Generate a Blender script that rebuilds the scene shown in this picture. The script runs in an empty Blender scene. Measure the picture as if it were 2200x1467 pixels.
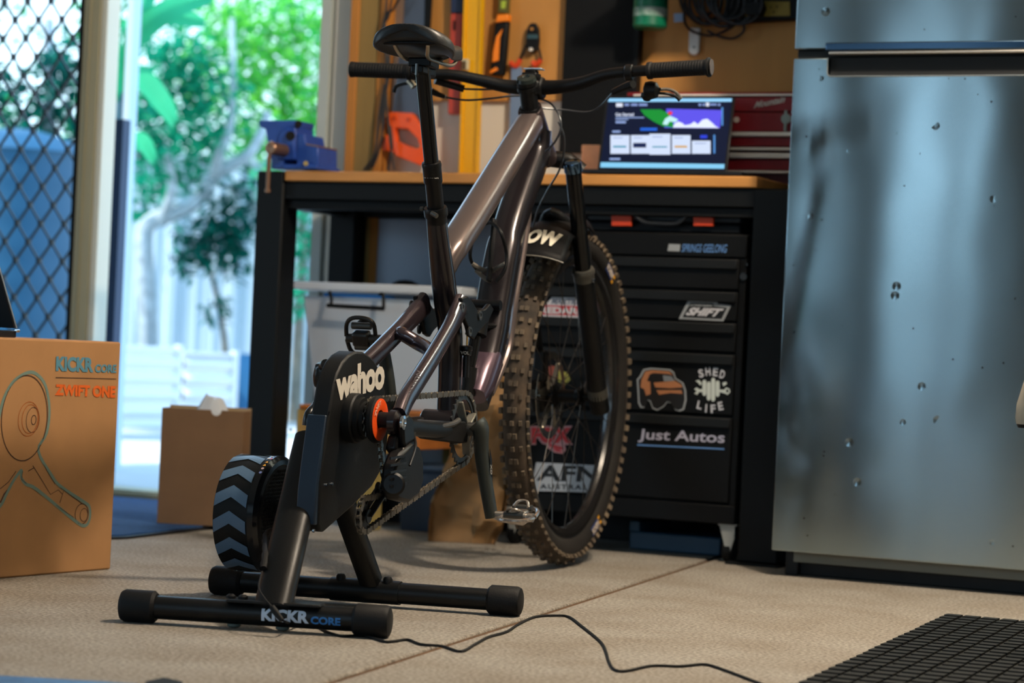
import bpy, math, random
from math import sin, cos, pi, radians, sqrt, atan2
from mathutils import Vector, Matrix
random.seed(7)
SC = bpy.context.scene
COL = SC.collection
# ------------------------------------------------------------------ camera
YAW, ROLL, EYE, FPX = radians(25), 0.046, 0.474, 5150.0
FW = Vector((-sin(YAW), cos(YAW), 0)); RT = Vector((cos(YAW), sin(YAW), 0)); UP = Vector((0, 0, 1))
CAMP = Vector((0, 0, EYE))
cam = bpy.data.cameras.new('camera'); camo = bpy.data.objects.new('camera', cam); COL.objects.link(camo)
cam.sensor_width = 36; cam.lens = 36 * FPX / 2200; cam.shift_y = 11.5 / 2200
cam.clip_start = .05; cam.clip_end = 200
ri = RT * cos(ROLL) + UP * sin(ROLL); ui = -RT * sin(ROLL) + UP * cos(ROLL)
camo.matrix_world = Matrix(((ri.x, ui.x, -FW.x, 0), (ri.y, ui.y, -FW.y, 0), (ri.z, ui.z, -FW.z, EYE), (0, 0, 0, 1)))
cam.dof.use_dof = True; cam.dof.focus_distance = 4.22; cam.dof.aperture_fstop = 4.0
SC.camera = camo
# ------------------------------------------------------------------ sky, sun, daylight
W = bpy.data.worlds.new('sky'); SC.world = W; W.use_nodes = True
nt = W.node_tree; bg = nt.nodes['Background']
tc = nt.nodes.new('ShaderNodeTexCoord'); sp = nt.nodes.new('ShaderNodeSeparateXYZ'); rp = nt.nodes.new('ShaderNodeValToRGB')
nt.links.new(tc.outputs['Generated'], sp.inputs[0]); nt.links.new(sp.outputs['Z'], rp.inputs[0]); nt.links.new(rp.outputs[0], bg.inputs[0])
rp.color_ramp.elements[0].position = 0.0; rp.color_ramp.elements[0].color = (.62, .86, 1.0, 1)
rp.color_ramp.elements[1].position = .9; rp.color_ramp.elements[1].color = (.26, .55, 1.0, 1)
bg.inputs[1].default_value = 2.75
sun = bpy.data.lights.new('sun', 'SUN'); sun.energy = 6.0; sun.angle = radians(3); sun.color = (1.0, .95, .85)
suno = bpy.data.objects.new('sun', sun); COL.objects.link(suno)
suno.rotation_euler = Vector((.42, .45, -.80)).to_track_quat('-Z', 'Y').to_euler()
def portal(name, loc, rot, sx, sy):
    l = bpy.data.lights.new(name, 'AREA'); l.shape = 'RECTANGLE'; l.size = sx; l.size_y = sy; l.cycles.is_portal = True
    o = bpy.data.objects.new(name, l); COL.objects.link(o); o.location = loc; o.rotation_euler = rot
portal('sky_portal', (-3.56, 5.80, 1.05), (radians(-90), 0, 0), .80, 2.1)
portal('sky_portal', (-1.0, -2.15, 1.1), (radians(90), 0, 0), 6.2, 2.2)
VS = SC.view_settings; VS.view_transform = 'Standard'; VS.look = 'None'; VS.gamma = 1; VS.use_curve_mapping = False; VS.exposure = 0.22
SC.display_settings.display_device = 'sRGB'
portal('sky_portal', (-6.05, 1.5, 1.1), (0, radians(90), 0), 2.1, 3.0)
SC.cycles.use_denoising = True; SC.cycles.max_bounces = 8; SC.cycles.diffuse_bounces = 3; SC.cycles.glossy_bounces = 4
SC.cycles.transmission_bounces = 6; SC.cycles.transparent_max_bounces = 8; SC.cycles.sample_clamp_indirect = 6
SC.cycles.caustics_reflective = False; SC.cycles.caustics_refractive = False
# ------------------------------------------------------------------ pixel -> real place
def ray(x, y):
    dx, dy = x - 1100, y - 745
    U = dx * cos(ROLL) + dy * sin(ROLL); V = -dx * sin(ROLL) + dy * cos(ROLL)
    return FW + RT * (U / FPX) - UP * (V / FPX)
def onp(x, y, p0, n):
    r = ray(x, y); return CAMP + r * ((Vector(p0) - CAMP).dot(n) / r.dot(n))
def AY(x, y, Y): return onp(x, y, (0, Y, 0), Vector((0, 1, 0)))
def AZ(x, y, Z=0): return onp(x, y, (0, 0, Z), Vector((0, 0, 1)))
def AX(x, y, X): return onp(x, y, (X, 0, 0), Vector((1, 0, 0)))
def AD(x, y, d): return CAMP + ray(x, y) * d
class Frame:
    def __init__(s, o, a=0.0):
        s.o = Vector(o); s.a = a; s.X = Vector((cos(a), -sin(a), 0)); s.Y = Vector((sin(a), cos(a), 0))
    def w(s, p): return s.o + s.X * p[0] + s.Y * p[1] + UP * p[2]
    def l(s, p):
        q = Vector(p) - s.o; return Vector((q.dot(s.X), q.dot(s.Y), q.z))
    def P(s, px, py, x=0.0): return s.l(onp(px, py, s.w((x, 0, 0)), s.X))
    def Q(s, px, py, y=0.0): return s.l(onp(px, py, s.w((0, y, 0)), s.Y))
# ------------------------------------------------------------------ materials
def lin(c):
    if isinstance(c, str): c = tuple(int(c[i:i + 2], 16) for i in (0, 2, 4))
    return tuple(((v / 255) / 12.92 if v / 255 <= .04045 else (((v / 255) + .055) / 1.055) ** 2.4) for v in c)
MATS = {}
def mat(name, col, rough=.5, metal=0.0, spec=.5, var=0.0, vs=20.0, bump=0.0, bs=200.0, emit=0.0, trans=0.0, alpha=1.0, aniso=0.0, coat=0.0, col2=None, stretch=None, ior=1.45):
    if name in MATS: return MATS[name]
    m = bpy.data.materials.new(name); m.use_nodes = True; t = m.node_tree; b = t.nodes['Principled BSDF']
    c = lin(col); b.inputs['Base Color'].default_value = (*c, 1); b.inputs['Roughness'].default_value = rough
    b.inputs['Metallic'].default_value = metal; b.inputs['Specular IOR Level'].default_value = spec
    b.inputs['IOR'].default_value = ior
    if trans: b.inputs['Transmission Weight'].default_value = trans
    if alpha < 1: b.inputs['Alpha'].default_value = alpha
    if aniso: b.inputs['Anisotropic'].default_value = aniso
    if coat: b.inputs['Coat Weight'].default_value = coat; b.inputs['Coat Roughness'].default_value = .08
    if emit: b.inputs['Emission Color'].default_value = (*c, 1); b.inputs['Emission Strength'].default_value = emit
    if var or bump:
        co = t.nodes.new('ShaderNodeTexCoord'); src = co.outputs['Object']
        if stretch:
            mp = t.nodes.new('ShaderNodeMapping'); mp.inputs['Scale'].default_value = stretch; t.links.new(src, mp.inputs[0]); src = mp.outputs[0]
    if var:
        n = t.nodes.new('ShaderNodeTexNoise'); n.inputs['Scale'].default_value = vs; n.inputs['Detail'].default_value = 5; t.links.new(src, n.inputs['Vector'])
        r = t.nodes.new('ShaderNodeValToRGB'); r.color_ramp.elements[0].position = .3; r.color_ramp.elements[1].position = .7
        if col2: e0, e1 = lin(col2), c
        else: e0 = tuple(v * (1 - var) for v in c); e1 = tuple(min(1, v * (1 + var)) for v in c)
        r.color_ramp.elements[0].color = (*e0, 1); r.color_ramp.elements[1].color = (*e1, 1)
        t.links.new(n.outputs['Fac'], r.inputs[0]); t.links.new(r.outputs[0], b.inputs['Base Color'])
    if bump:
        n2 = t.nodes.new('ShaderNodeTexNoise'); n2.inputs['Scale'].default_value = bs; n2.inputs['Detail'].default_value = 3; t.links.new(src, n2.inputs['Vector'])
        bp = t.nodes.new('ShaderNodeBump'); bp.inputs['Strength'].default_value = bump; bp.inputs['Distance'].default_value = .002
        t.links.new(n2.outputs['Fac'], bp.inputs['Height']); t.links.new(bp.outputs[0], b.inputs['Normal'])
    MATS[name] = m; return m
# ------------------------------------------------------------------ mesh building
def V3(*a): return Vector(a)
def catmull(pts, n=8, closed=False):
    P = [Vector(p) for p in pts]; out = []; N = len(P)
    for i in range(N if closed else N - 1):
        if closed: a, b, c, d = P[(i - 1) % N], P[i], P[(i + 1) % N], P[(i + 2) % N]
        else: a, b, c, d = P[max(i - 1, 0)], P[i], P[i + 1], P[min(i + 2, N - 1)]
        for k in range(n):
            t = k / n
            out.append(.5 * ((2 * b) + (-a + c) * t + (2 * a - 5 * b + 4 * c - d) * t * t + (-a + 3 * b - 3 * c + d) * t ** 3))
    if not closed: out.append(P[-1])
    return out
class MB:
    def __init__(s): s.v = []; s.f = []; s.m = []
    def add(s, vs, fs, mi=0):
        o = len(s.v); s.v += [Vector(p) for p in vs]; s.f += [tuple(i + o for i in f) for f in fs]; s.m += [mi] * len(fs); return s
    def box(s, a, b, mi=0):
        x0, y0, z0 = a; x1, y1, z1 = b
        return s.add([(x0, y0, z0), (x1, y0, z0), (x1, y1, z0), (x0, y1, z0), (x0, y0, z1), (x1, y0, z1), (x1, y1, z1), (x0, y1, z1)],
              [(0, 3, 2, 1), (4, 5, 6, 7), (0, 1, 5, 4), (1, 2, 6, 5), (2, 3, 7, 6), (3, 0, 4, 7)], mi)
    def bar(s, p, q, w, h, ref=UP, mi=0):
        """rectangular bar from p to q"""
        p, q = Vector(p), Vector(q); d = (q - p).normalized(); a = d.cross(ref)
        if a.length < 1e-4: a = d.cross(V3(1, 0, 0))
        a.normalize(); c = a.cross(d).normalized(); vs = []
        for e in (p, q):
            for i, j in ((-1, -1), (1, -1), (1, 1), (-1, 1)): vs.append(e + a * (i * w / 2) + c * (j * h / 2))
        return s.add(vs, [(3, 2, 1, 0), (4, 5, 6, 7), (0, 1, 5, 4), (1, 2, 6, 5), (2, 3, 7, 6), (3, 0, 4, 7)], mi)
    def prism(s, pts, off, mi=0):
        n = len(pts); off = Vector(off); a = [Vector(p) for p in pts]; b = [p + off for p in a]
        return s.add(a + b, [tuple(range(n - 1, -1, -1)), tuple(range(n, 2 * n))] + [(i, (i + 1) % n, n + (i + 1) % n, n + i) for i in range(n)], mi)
    def rings(s, R, closed=False, caps=True, mi=0):
        n = len(R[0]); vs = [p for r in R for p in r]; fs = []; K = len(R)
        for k in range(K if closed else K - 1):
            o, q = k * n, ((k + 1) % K) * n
            for i in range(n): fs.append((o + i, o + (i + 1) % n, q + (i + 1) % n, q + i))
        if caps and not closed: fs.append(tuple(range(n - 1, -1, -1))); fs.append(tuple(range((K - 1) * n, K * n)))
        return s.add(vs, fs, mi)
    def tube(s, pts, r, seg=10, closed=False, caps=True, mi=0):
        P = [Vector(p) for p in pts]; N = len(P); R = []; a = None
        for i in range(N):
            if closed: d = P[(i + 1) % N] - P[(i - 1) % N]
            else: d = P[min(i + 1, N - 1)] - P[max(i - 1, 0)]
            d.normalize()
            if a is None:
                a = d.cross(UP)
                if a.length < 1e-3: a = d.cross(V3(1, 0, 0))
            a = (a - d * a.dot(d))
            if a.length < 1e-6: a = d.orthogonal()
            a.normalize(); c = d.cross(a); rr = r[i] if isinstance(r, (list, tuple)) else r
            R.append([P[i] + a * (cos(2 * pi * k / seg) * rr) + c * (sin(2 * pi * k / seg) * rr) for k in range(seg)])
        return s.rings(R, closed, caps, mi)
    def sweep(s, pts, rx, rn, seg=16, e=1.0, side=V3(1, 0, 0), mi=0):
        """super-ellipse section: rx across 'side', rn along the in-plane normal"""
        P = [Vector(p) for p in pts]; N = len(P); R = []
        for i in range(N):
            d = (P[min(i + 1, N - 1)] - P[max(i - 1, 0)]).normalized(); n = d.cross(side).normalized(); sd = n.cross(d).normalized()
            a = rx[i] if isinstance(rx, (list, tuple)) else rx; b = rn[i] if isinstance(rn, (list, tuple)) else rn; ring = []
            for k in range(seg):
                t = 2 * pi * k / seg; ct, st = cos(t), sin(t)
                ring.append(P[i] + sd * (a * math.copysign(abs(ct) ** e, ct)) + n * (b * math.copysign(abs(st) ** e, st)))
            R.append(ring)
        return s.rings(R, False, True, mi)
    def lathe(s, o, ax, prof, seg=24, mi=0, a0=0.0, closed=False, caps=False):
        """prof: (radius, height along axis)"""
        o = Vector(o); ax = Vector(ax).normalized(); a = ax.orthogonal().normalized(); c = ax.cross(a)
        R = [[o + ax * h + (a * cos(a0 + 2 * pi * k / seg) + c * sin(a0 + 2 * pi * k / seg)) * max(r, 1e-5) for k in range(seg)] for r, h in prof]
        return s.rings(R, closed, caps, mi)
    def cyl(s, p, q, r, seg=16, mi=0, bev=0.0):
        p, q = Vector(p), Vector(q); L = (q - p).length
        pr = [(r - bev, 0), (r, bev), (r, L - bev), (r - bev, L)] if bev else [(r, 0), (r, L)]
        return s.lathe(p, q - p, pr, seg, mi, caps=True)
class Root:
    def __init__(s, ob, F): s.ob = ob; s.F = F
def tag(ob, label=None, cat=None, group=None, kind=None):
    if label: ob['label'] = label
    if cat: ob['category'] = cat
    if group: ob['group'] = group
    if kind: ob['kind'] = kind
    return ob
def thing(name, label, cat, loc=(0, 0, 0), a=0.0, group=None, F=None, kind=None):
    F = F or Frame(loc, a); o = bpy.data.objects.new(name, None); COL.objects.link(o); o.empty_display_size = .1
    o.location = F.o; o.rotation_euler = (0, 0, -F.a); tag(o, label, cat, group, kind); return Root(o, F)
def mk(name, mb, m, parent=None, local=False, sharp=32, kind=None, label=None, bevel=0.0, subd=0):
    """mesh -> object. Coordinates are the room's unless local=True (the parent's own frame)."""
    me = bpy.data.meshes.new(name)
    if parent is None:
        c = V3(0, 0, 0)
        if mb.v:
            xs = [p.x for p in mb.v]; ys = [p.y for p in mb.v]; zs = [p.z for p in mb.v]; c = V3((min(xs) + max(xs)) / 2, (min(ys) + max(ys)) / 2, min(zs))
        vs = [p - c for p in mb.v]; F = Frame(c)
    else:
        F = parent.F; vs = mb.v if local else [F.l(p) for p in mb.v]
    me.from_pydata([tuple(p) for p in vs], [], mb.f)
    ms = m if isinstance(m, (list, tuple)) else [m]
    for x in ms: me.materials.append(x)
    if len(ms) > 1: me.polygons.foreach_set('material_index', mb.m)
    me.update()
    if sharp: me.shade_smooth(); me.set_sharp_from_angle(angle=radians(sharp))
    o = bpy.data.objects.new(name, me); COL.objects.link(o)
    if parent is None: o.location = c
    else: o.parent = parent.ob
    if kind: o['kind'] = kind
    if label: o['label'] = label
    if bevel:
        b = o.modifiers.new('bevel', 'BEVEL'); b.width = bevel; b.segments = 2; b.limit_method = 'ANGLE'
    if subd:
        b = o.modifiers.new('sub', 'SUBSURF'); b.levels = b.render_levels = subd
    return Root(o, F)
def quadmap(bl, br, tr, tl):
    bl, br, tr, tl = map(Vector, (bl, br, tr, tl))
    return lambda u, v: (bl * (1 - u) + br * u) * (1 - v) + (tl * (1 - u) + tr * u) * v
def textmesh(body, bold=0.02, shear=0.0, spacing=1.0, cuts=0):
    c = bpy.data.curves.new('lettering', 'FONT'); c.body = body; c.offset = bold; c.shear = shear; c.space_character = spacing; c.resolution_u = 3
    ob = bpy.data.objects.new('lettering', c); COL.objects.link(ob)
    dg = bpy.context.evaluated_depsgraph_get(); me = bpy.data.meshes.new_from_object(ob.evaluated_get(dg))
    if cuts:
        import bmesh
        bm = bmesh.new(); bm.from_mesh(me); ys = [v.co.y for v in bm.verts]; y0, y1 = min(ys), max(ys)
        for k in range(1, cuts):
            bmesh.ops.bisect_plane(bm, geom=bm.verts[:] + bm.edges[:] + bm.faces[:], plane_co=(0, y0 + (y1 - y0) * k / cuts, 0), plane_no=(0, 1, 0))
        bm.to_mesh(me); bm.free()
    vs = [v.co.copy() for v in me.vertices]; fs = [tuple(p.vertices) for p in me.polygons]
    bpy.data.objects.remove(ob); bpy.data.curves.remove(c); bpy.data.meshes.remove(me)
    x0 = min(v.x for v in vs); x1 = max(v.x for v in vs); y0 = min(v.y for v in vs); y1 = max(v.y for v in vs)
    return [((v.x - x0) / (x1 - x0), (v.y - y0) / (y1 - y0)) for v in vs], fs
def lettering(name, body, fn, m, parent, local=False, off=V3(0, 0, 0), **k):
    uv, fs = textmesh(body, **k); mb = MB(); mb.add([fn(u, v) + off for u, v in uv], fs)
    return mk(name, mb, m, parent, local, sharp=0)
def flat(mb, fn, pts, off=V3(0, 0, 0), mi=0):
    mb.add([fn(u, v) + off for u, v in pts], [tuple(range(len(pts)))], mi)
# ================================================================== THE SETTING
M_conc = mat('concrete', 'B6AFA4', .85, var=.5, vs=160, bump=.5, bs=500, col2='69655C')
t = M_conc.node_tree; b = t.nodes['Principled BSDF']; n1 = t.nodes.new('ShaderNodeTexNoise'); n1.inputs['Scale'].default_value = 5; n1.inputs['Detail'].default_value = 6
mx = t.nodes.new('ShaderNodeMix'); mx.data_type = 'RGBA'; mx.blend_type = 'MULTIPLY'; mx.inputs[0].default_value = .75
r2 = t.nodes.new('ShaderNodeValToRGB'); r2.color_ramp.elements[0].position = .35; r2.color_ramp.elements[1].position = .65
r2.color_ramp.elements[0].color = (.72, .66, .60, 1); r2.color_ramp.elements[1].color = (1, 1, 1, 1)
cc = t.nodes.new('ShaderNodeTexCoord'); t.links.new(cc.outputs['Object'], n1.inputs['Vector']); t.links.new(n1.outputs['Fac'], r2.inputs[0])
old = b.inputs['Base Color'].links[0].from_socket
t.links.new(old, mx.inputs[6]); t.links.new(r2.outputs[0], mx.inputs[7]); t.links.new(mx.outputs[2], b.inputs['Base Color'])
M_joint = mat('joint_dirt', '5E4630', .95, var=.4, vs=120, bump=1, bs=300)
M_wall = mat('white_wall', 'D8D2C4', .7); M_plas = mat('rear_wall_paint', '4A4B4A', .8); M_ceil = mat('ceiling_paint', 'B9B5AC', .8)
M_ply = mat('plywood', 'B8813F', .6, var=.16, vs=9, stretch=(1, 1, .2), bump=.1)
M_pine = mat('pine', 'BE8342', .5, var=.22, vs=14, stretch=(.25, 1, 1))
M_treat = mat('treated_pine', '9C8A50', .7, var=.3, vs=16, stretch=(1, 1, .15))
M_stud = mat('timber_stud', 'B87830', .6, var=.25, vs=14, stretch=(1, 1, .12))
M_stud2 = mat('weathered_stud', '8A6F3C', .7, var=.3, vs=14, stretch=(1, 1, .12))
M_beige = mat('beige_frame', 'A89F7E', .45); M_cream = mat('cream_frame', 'D9D6C4', .4); M_galv = mat('pale_frame', 'B9C0BA', .45)
M_blk = mat('black_paint', '0A0B0C', .6, bump=.15, bs=400, spec=.25); M_steel = mat('black_steel', '07090A', .55, bump=.12, bs=300, spec=.25)
JX = lambda Y: -1.225 - .1325 * Y
flo = thing('floor', None, None, (0, 0, 0)); tag(flo.ob, kind='structure')
for k in (0, 1):
    y0, y1 = -2.3, 5.62; g = .008; o = (-g if k == 0 else g)
    xo = -6.0 if k == 0 else 2.2
    pts = [(JX(y0) + o, y0, -.1), (JX(y1) + o, y1, -.1), (xo, y1, -.1), (xo, y0, -.1)]
    if k == 0: pts = pts[::-1]
    mb = MB(); mb.prism(pts, (0, 0, .1)); mk('slab', mb, M_conc, flo, bevel=.004)
mb = MB(); mb.prism([(JX(-2.3) - .008, -2.3, -.1), (JX(-2.3) + .008, -2.3, -.1), (JX(5.62) + .008, 5.62, -.1), (JX(5.62) - .008, 5.62, -.1)], (0, 0, .0955)); mk('joint_filler', mb, M_joint, flo)
def struct(name, mb, m, bevel=0): r = mk(name, mb, m, bevel=bevel); r.ob['kind'] = 'structure'; return r
WY = 5.67
mb = MB(); mb.box((-3.215, WY, 0), (2.2, WY + .12, 2.5)); mb.box((-6, WY, 2.2), (-3.215, WY + .12, 2.5)); mb.box((-6, WY, 0), (-5.0, WY + .12, 2.2)); struct('wall_back', mb, M_wall)
mb = MB(); mb.box((-6.1, -2.3, 0), (-6.0, .0, 2.5)); mb.box((-6.1, 3.0, 0), (-6.0, WY + .12, 2.5)); mb.box((-6.1, .0, 2.15), (-6.0, 3.0, 2.5)); struct('wall_left', mb, M_plas)
mb = MB(); mb.box((2.2, -2.3, 0), (2.3, WY + .12, 2.5)); struct('wall_right', mb, M_plas)
mb = MB(); mb.box((-6.2, -2.5, 2.5), (2.4, WY + .3, 2.6)); struct('ceiling', mb, M_ceil)
mb = MB(); xs = [-6.1, -4.04, -3.90, -3.50, -3.28, -3.17, -3.03, -1.9, 2.1, 2.3]  # unseen wall; slots shaped to put bright bands into the fridge reflection
for i in range(0, len(xs) - 1, 2): mb.box((xs[i], -2.2, 0), (xs[i + 1], -2.1, 2.5))
mb.box((-6.1, -2.2, 2.1), (2.3, -2.1, 2.5)); struct('wall_rear', mb, M_plas)
mb = MB(); mb.box((-2.98, WY - .014, 1.115), (-1.1, WY, 2.5)); struct('wall_panel', mb, M_ply)
for i, (a, c, yf, m) in enumerate([(738, 757, .05, M_stud), (757, 800, .045, M_stud2), (800, 817, .05, M_stud)]):
    xa = AY(a, 360, WY - yf).x; xb = AY(c, 360, WY - yf).x
    mb = MB(); mb.box((xa, WY - yf, .0), (xb - .001, WY, 2.5)); struct('trim_%d' % (i + 1), mb, m, bevel=.002)
mb = MB(); mb.box((-3.255, WY - .01, 0), (-3.225, WY + .1, 2.2)); mb.box((-3.262, WY + .03, 0), (-3.255, WY + .06, 2.2)); struct('trim_4', mb, M_galv)
# sliding door: stile, track, sill, diamond grille
door = thing('door_1', None, None, (-4.03, WY + .02, 0)); tag(door.ob, kind='structure')
mb = MB(); mb.box((-4.032, WY - .01, .02), (-3.975, WY + .05, 2.2)); mb.box((-4.012, WY - .016, .02), (-4.006, WY - .01, 2.2)); mk('door_stile', mb, M_beige, door, bevel=.003)
mb = MB(); mb.box((-3.975, WY - .005, .02), (-3.955, WY + .06, 2.2)); mk('door_edge', mb, M_cream, door, bevel=.003)
mb = MB(); mb.box((-4.05, WY - .004, .02), (-4.032, WY + .03, 2.2)); mk('door_seal', mb, M_blk, door)
mb = MB(); mb.box((-5.0, WY + .0, .0), (-3.215, WY + .12, .022)); mb.box((-5.0, WY - .02, .0), (-3.215, WY, .016)); struct('trim_5', mb, M_beige)
mb = MB(); mb.box((-5.0, WY - .05, -.1), (-3.215, WY - .02, .004)); struct('trim_6', mb, M_blk)
M_gr = mat('grille_black', '10161A', .45)
gx0, gx1, gz0, gz1, gy = -5.0, -4.045, .02, 2.2, WY + .065
sx, sz = .083, .108
def clipseg(x0, z0, x1, z1):
    pts = []; t0, t1 = 0, 1; dx, dz = x1 - x0, z1 - z0
    for p, q in ((-dx, x0 - gx0), (dx, gx1 - x0), (-dz, z0 - gz0), (dz, gz1 - z0)):
        r = q / p
        if p < 0: t0 = max(t0, r)
        else: t1 = min(t1, r)
    return (x0 + dx * t0, z0 + dz * t0, x0 + dx * t1, z0 + dz * t1) if t0 < t1 - .01 else None
H = gz1 - gz0; off0 = AY(34, 557, gy)
for sgn in (1, -1):
    for k in range(-60, 61):
        # lines through lattice crossings  (x-off)/sx - sgn*(z-off)/sz = 2k/2
        xb = off0.x + k * sx; zb = off0.z
        s = clipseg(xb - 3 * sx * 10 * 1, zb - sgn * 30 * sz * .5 * 2 * 1, xb + 30 * sx, zb + sgn * 30 * sz) if sgn > 0 else clipseg(xb - 30 * sx, zb + 30 * sz, xb + 30 * sx, zb - 30 * sz)
        if s and (s[2] - s[0]) > .03:
            mb = MB(); yy = gy + (.003 if sgn > 0 else -.003); mb.bar((s[0], yy, s[1]), (s[2], yy, s[3]), .0075, .005); mk('grille_bar', mb, M_gr, door, sharp=0)
mb = MB()
for i in range(-16, 3):
    for j in range(-24, 30):
        for o in (0, .5):
            x = off0.x + (i + o) * sx; z = off0.z + (j + o) * sz
            if gx0 < x < gx1 and gz0 < z < gz1: mb.box((x - .0055, gy - .008, z - .008), (x + .0055, gy + .008, z + .008))
mk('grille_joint', mb, M_gr, door, sharp=0, kind='stuff')
mb = MB(); mb.box((-5.0, WY + .05, .02), (-4.04, WY + .08, .06)); mb.box((-5.0, WY + .05, .02), (-4.96, WY + .08, 2.2)); mk('door_rail', mb, M_gr, door)
# ---------------------------------------------------------------- outside
M_path = mat('pale_path', 'B4B4B0', .85, var=.08, vs=6); M_fence = mat('white_fence', 'A9BCC9', .55, var=.05, vs=2)
M_corr = mat('white_corrugated', 'E6E8EA', .4); M_soil = mat('soil', '4A3B2C', .95, var=.4, vs=30)
M_bark = mat('pale_bark', 'A4B0B6', .8, var=.3, vs=20); M_bark2 = mat('grey_bark', '6F6A5E', .85, var=.3, vs=20)
def leafmat(name, a, b2, tr=.5):
    m = bpy.data.materials.new(name); m.use_nodes = True; t = m.node_tree; b = t.nodes['Principled BSDF']; out = t.nodes['Material Output']
    oi = t.nodes.new('ShaderNodeNewGeometry'); rp = t.nodes.new('ShaderNodeValToRGB'); rp.color_ramp.elements[0].color = (*lin(a), 1); rp.color_ramp.elements[1].color = (*lin(b2), 1)
    t.links.new(oi.outputs['Random Per Island'], rp.inputs[0]); t.links.new(rp.outputs[0], b.inputs['Base Color']); b.inputs['Roughness'].default_value = .7; b.inputs['Specular IOR Level'].default_value = .12
    tl = t.nodes.new('ShaderNodeBsdfTranslucent'); t.links.new(rp.outputs[0], tl.inputs[0]); mx = t.nodes.new('ShaderNodeMixShader'); mx.inputs[0].default_value = tr
    t.links.new(b.outputs[0], mx.inputs[1]); t.links.new(tl.outputs[0], mx.inputs[2]); t.links.new(mx.outputs[0], out.inputs[0]); return m
L_teal = leafmat('teal_leaf', '067058', '1FB488'); L_green = leafmat('bright_leaf', '1FA058', '8CE45A', .6); L_dark = leafmat('dark_leaf', '04403E', '0A7A66', .4); L_hedge = leafmat('hedge_leaf', '0A5A48', '3FB86A', .45); L_ban = leafmat('banana_leaf', '168A62', '48C08A', .5)
mb = MB(); mb.box((-16, WY + .12, -.12), (8, 24, -.01)); struct('ground', mb, M_path)
mb = MB(); mb.box((-22, -2.3, -.12), (-6.1, 5.79, -.01)); struct('side_yard', mb, M_path)
mb = MB(); mb.box((-16, -26, -.12), (12, -2.3, -.01)); struct('driveway', mb, mat('driveway_concrete', 'A8A9A8', .85, var=.1, vs=4))
def outp(px, py, d): return AD(px, py, d)
def gz(px, d, z):
    """room point at pixel column px (at horizon), distance d and height z"""
    p = AD(px, 745, d); p.z = z; return p
GF = Frame((0, 0, 0), -YAW)      # frame facing the camera direction
fe = thing('fence', 'tall white ribbed metal fence at the far end of the garden', 'fence', F=Frame(gz(480, 14.2, 0), -YAW))
for k in range(-9, 7):
    mb = MB(); x0 = k * .36
    prof = [(0, 0), (.02, -.03), (.06, -.03), (.08, 0), (.17, 0), (.185, -.012), (.2, 0), (.28, 0), (.295, -.012), (.31, 0), (.358, 0)]
    mb.prism([(x0 + a, c, -.01) for a, c in prof] + [(x0 + a, c + .006, -.01) for a, c in prof[::-1]], (0, 0, 1.5)); mk('fence_panel', mb, M_fence, fe, local=True)
mb = MB(); mb.box((-3.3, -.04, 1.49), (2.6, .02, 1.53)); mk('fence_rail', mb, M_fence, fe, local=True)
def bed(name, px0, px1, d0, d1, zt, label):
    a = gz(px0, d0, 0); c = gz(px1, d1, 0); dirv = (c - a); L = dirv.length; ang = atan2(dirv.y, dirv.x); F = Frame(a, -ang)
    r = thing(name, label, 'garden bed', F=F); N = 40; mb = MB(); vs = []
    for i in range(N + 1):
        z = -.01 + (zt + .01) * i / N; y = .020 * sin(2 * pi * z / .083)
        vs += [(0, y, z), (L, y, z), (L, y + .003, z), (0, y + .003, z)]
    fs = []
    for i in range(N):
        o = 4 * i
        for j in range(4): fs.append((o + j, o + (j + 1) % 4, o + 4 + (j + 1) % 4, o + 4 + j))
    mb.add(vs, fs); mk('corrugated_wall', mb, M_corr, r, local=True, sharp=80)
    mb = MB(); mb.box((-.01, -.016, zt), (L + .01, .02, zt + .018)); mk('bed_rim', mb, M_corr, r, local=True)
    mb = MB(); mb.cyl((L + .02, .01, -.01), (L + .02, .01, zt + .03), .022, 12); mk('corner_post', mb, M_corr, r, local=True)
    mb = MB(); mb.box((0, .03, -.01), (L, .9, zt - .04)); mk('soil', mb, M_soil, r, local=True)
bed('garden_bed', 200, 383, 11.7, 12.3, .375, 'white corrugated garden bed nearer the door, left of its corner post')
bed('garden_bed', 397, 500, 12.45, 12.6, .355, 'white corrugated garden bed right of the corner post')
mb = MB(); mb.box((0, 0, 0), (.2, .4, .34)); 
p = gz(502, 12.75, -.01); F = Frame(p, -YAW); wb = thing('planter_box', 'blue-grey planter end standing right of the garden beds', 'planter', F=F)
M_bluep = mat('blue_paint', '2C6C9A', .5); mb = MB(); mb.box((0, 0, 0), (.12, .4, .38)); mk('body', mb, M_bluep, wb, local=True); mb = MB(); mb.box((.12, -.01, 0), (.14, .4, .38)); mk('edge_post', mb, M_corr, wb, local=True)
def leaf(mb, p, d, n, L, w):
    d = d.normalized(); s = d.cross(n)
    if s.length < 1e-3: s = d.orthogonal()
    s.normalize(); n = s.cross(d)
    m = p + d * (L * .45) + n * (L * .06); tip = p + d * L - n * (L * .12)
    mb.add([p, m + s * w - n * (w * .25), tip, m - s * w - n * (w * .25), m], [(0, 1, 4), (1, 2, 4), (2, 3, 4), (3, 0, 4)])
def rv(): return V3(random.gauss(0, 1), random.gauss(0, 1), random.gauss(0, 1)).normalized()
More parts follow.
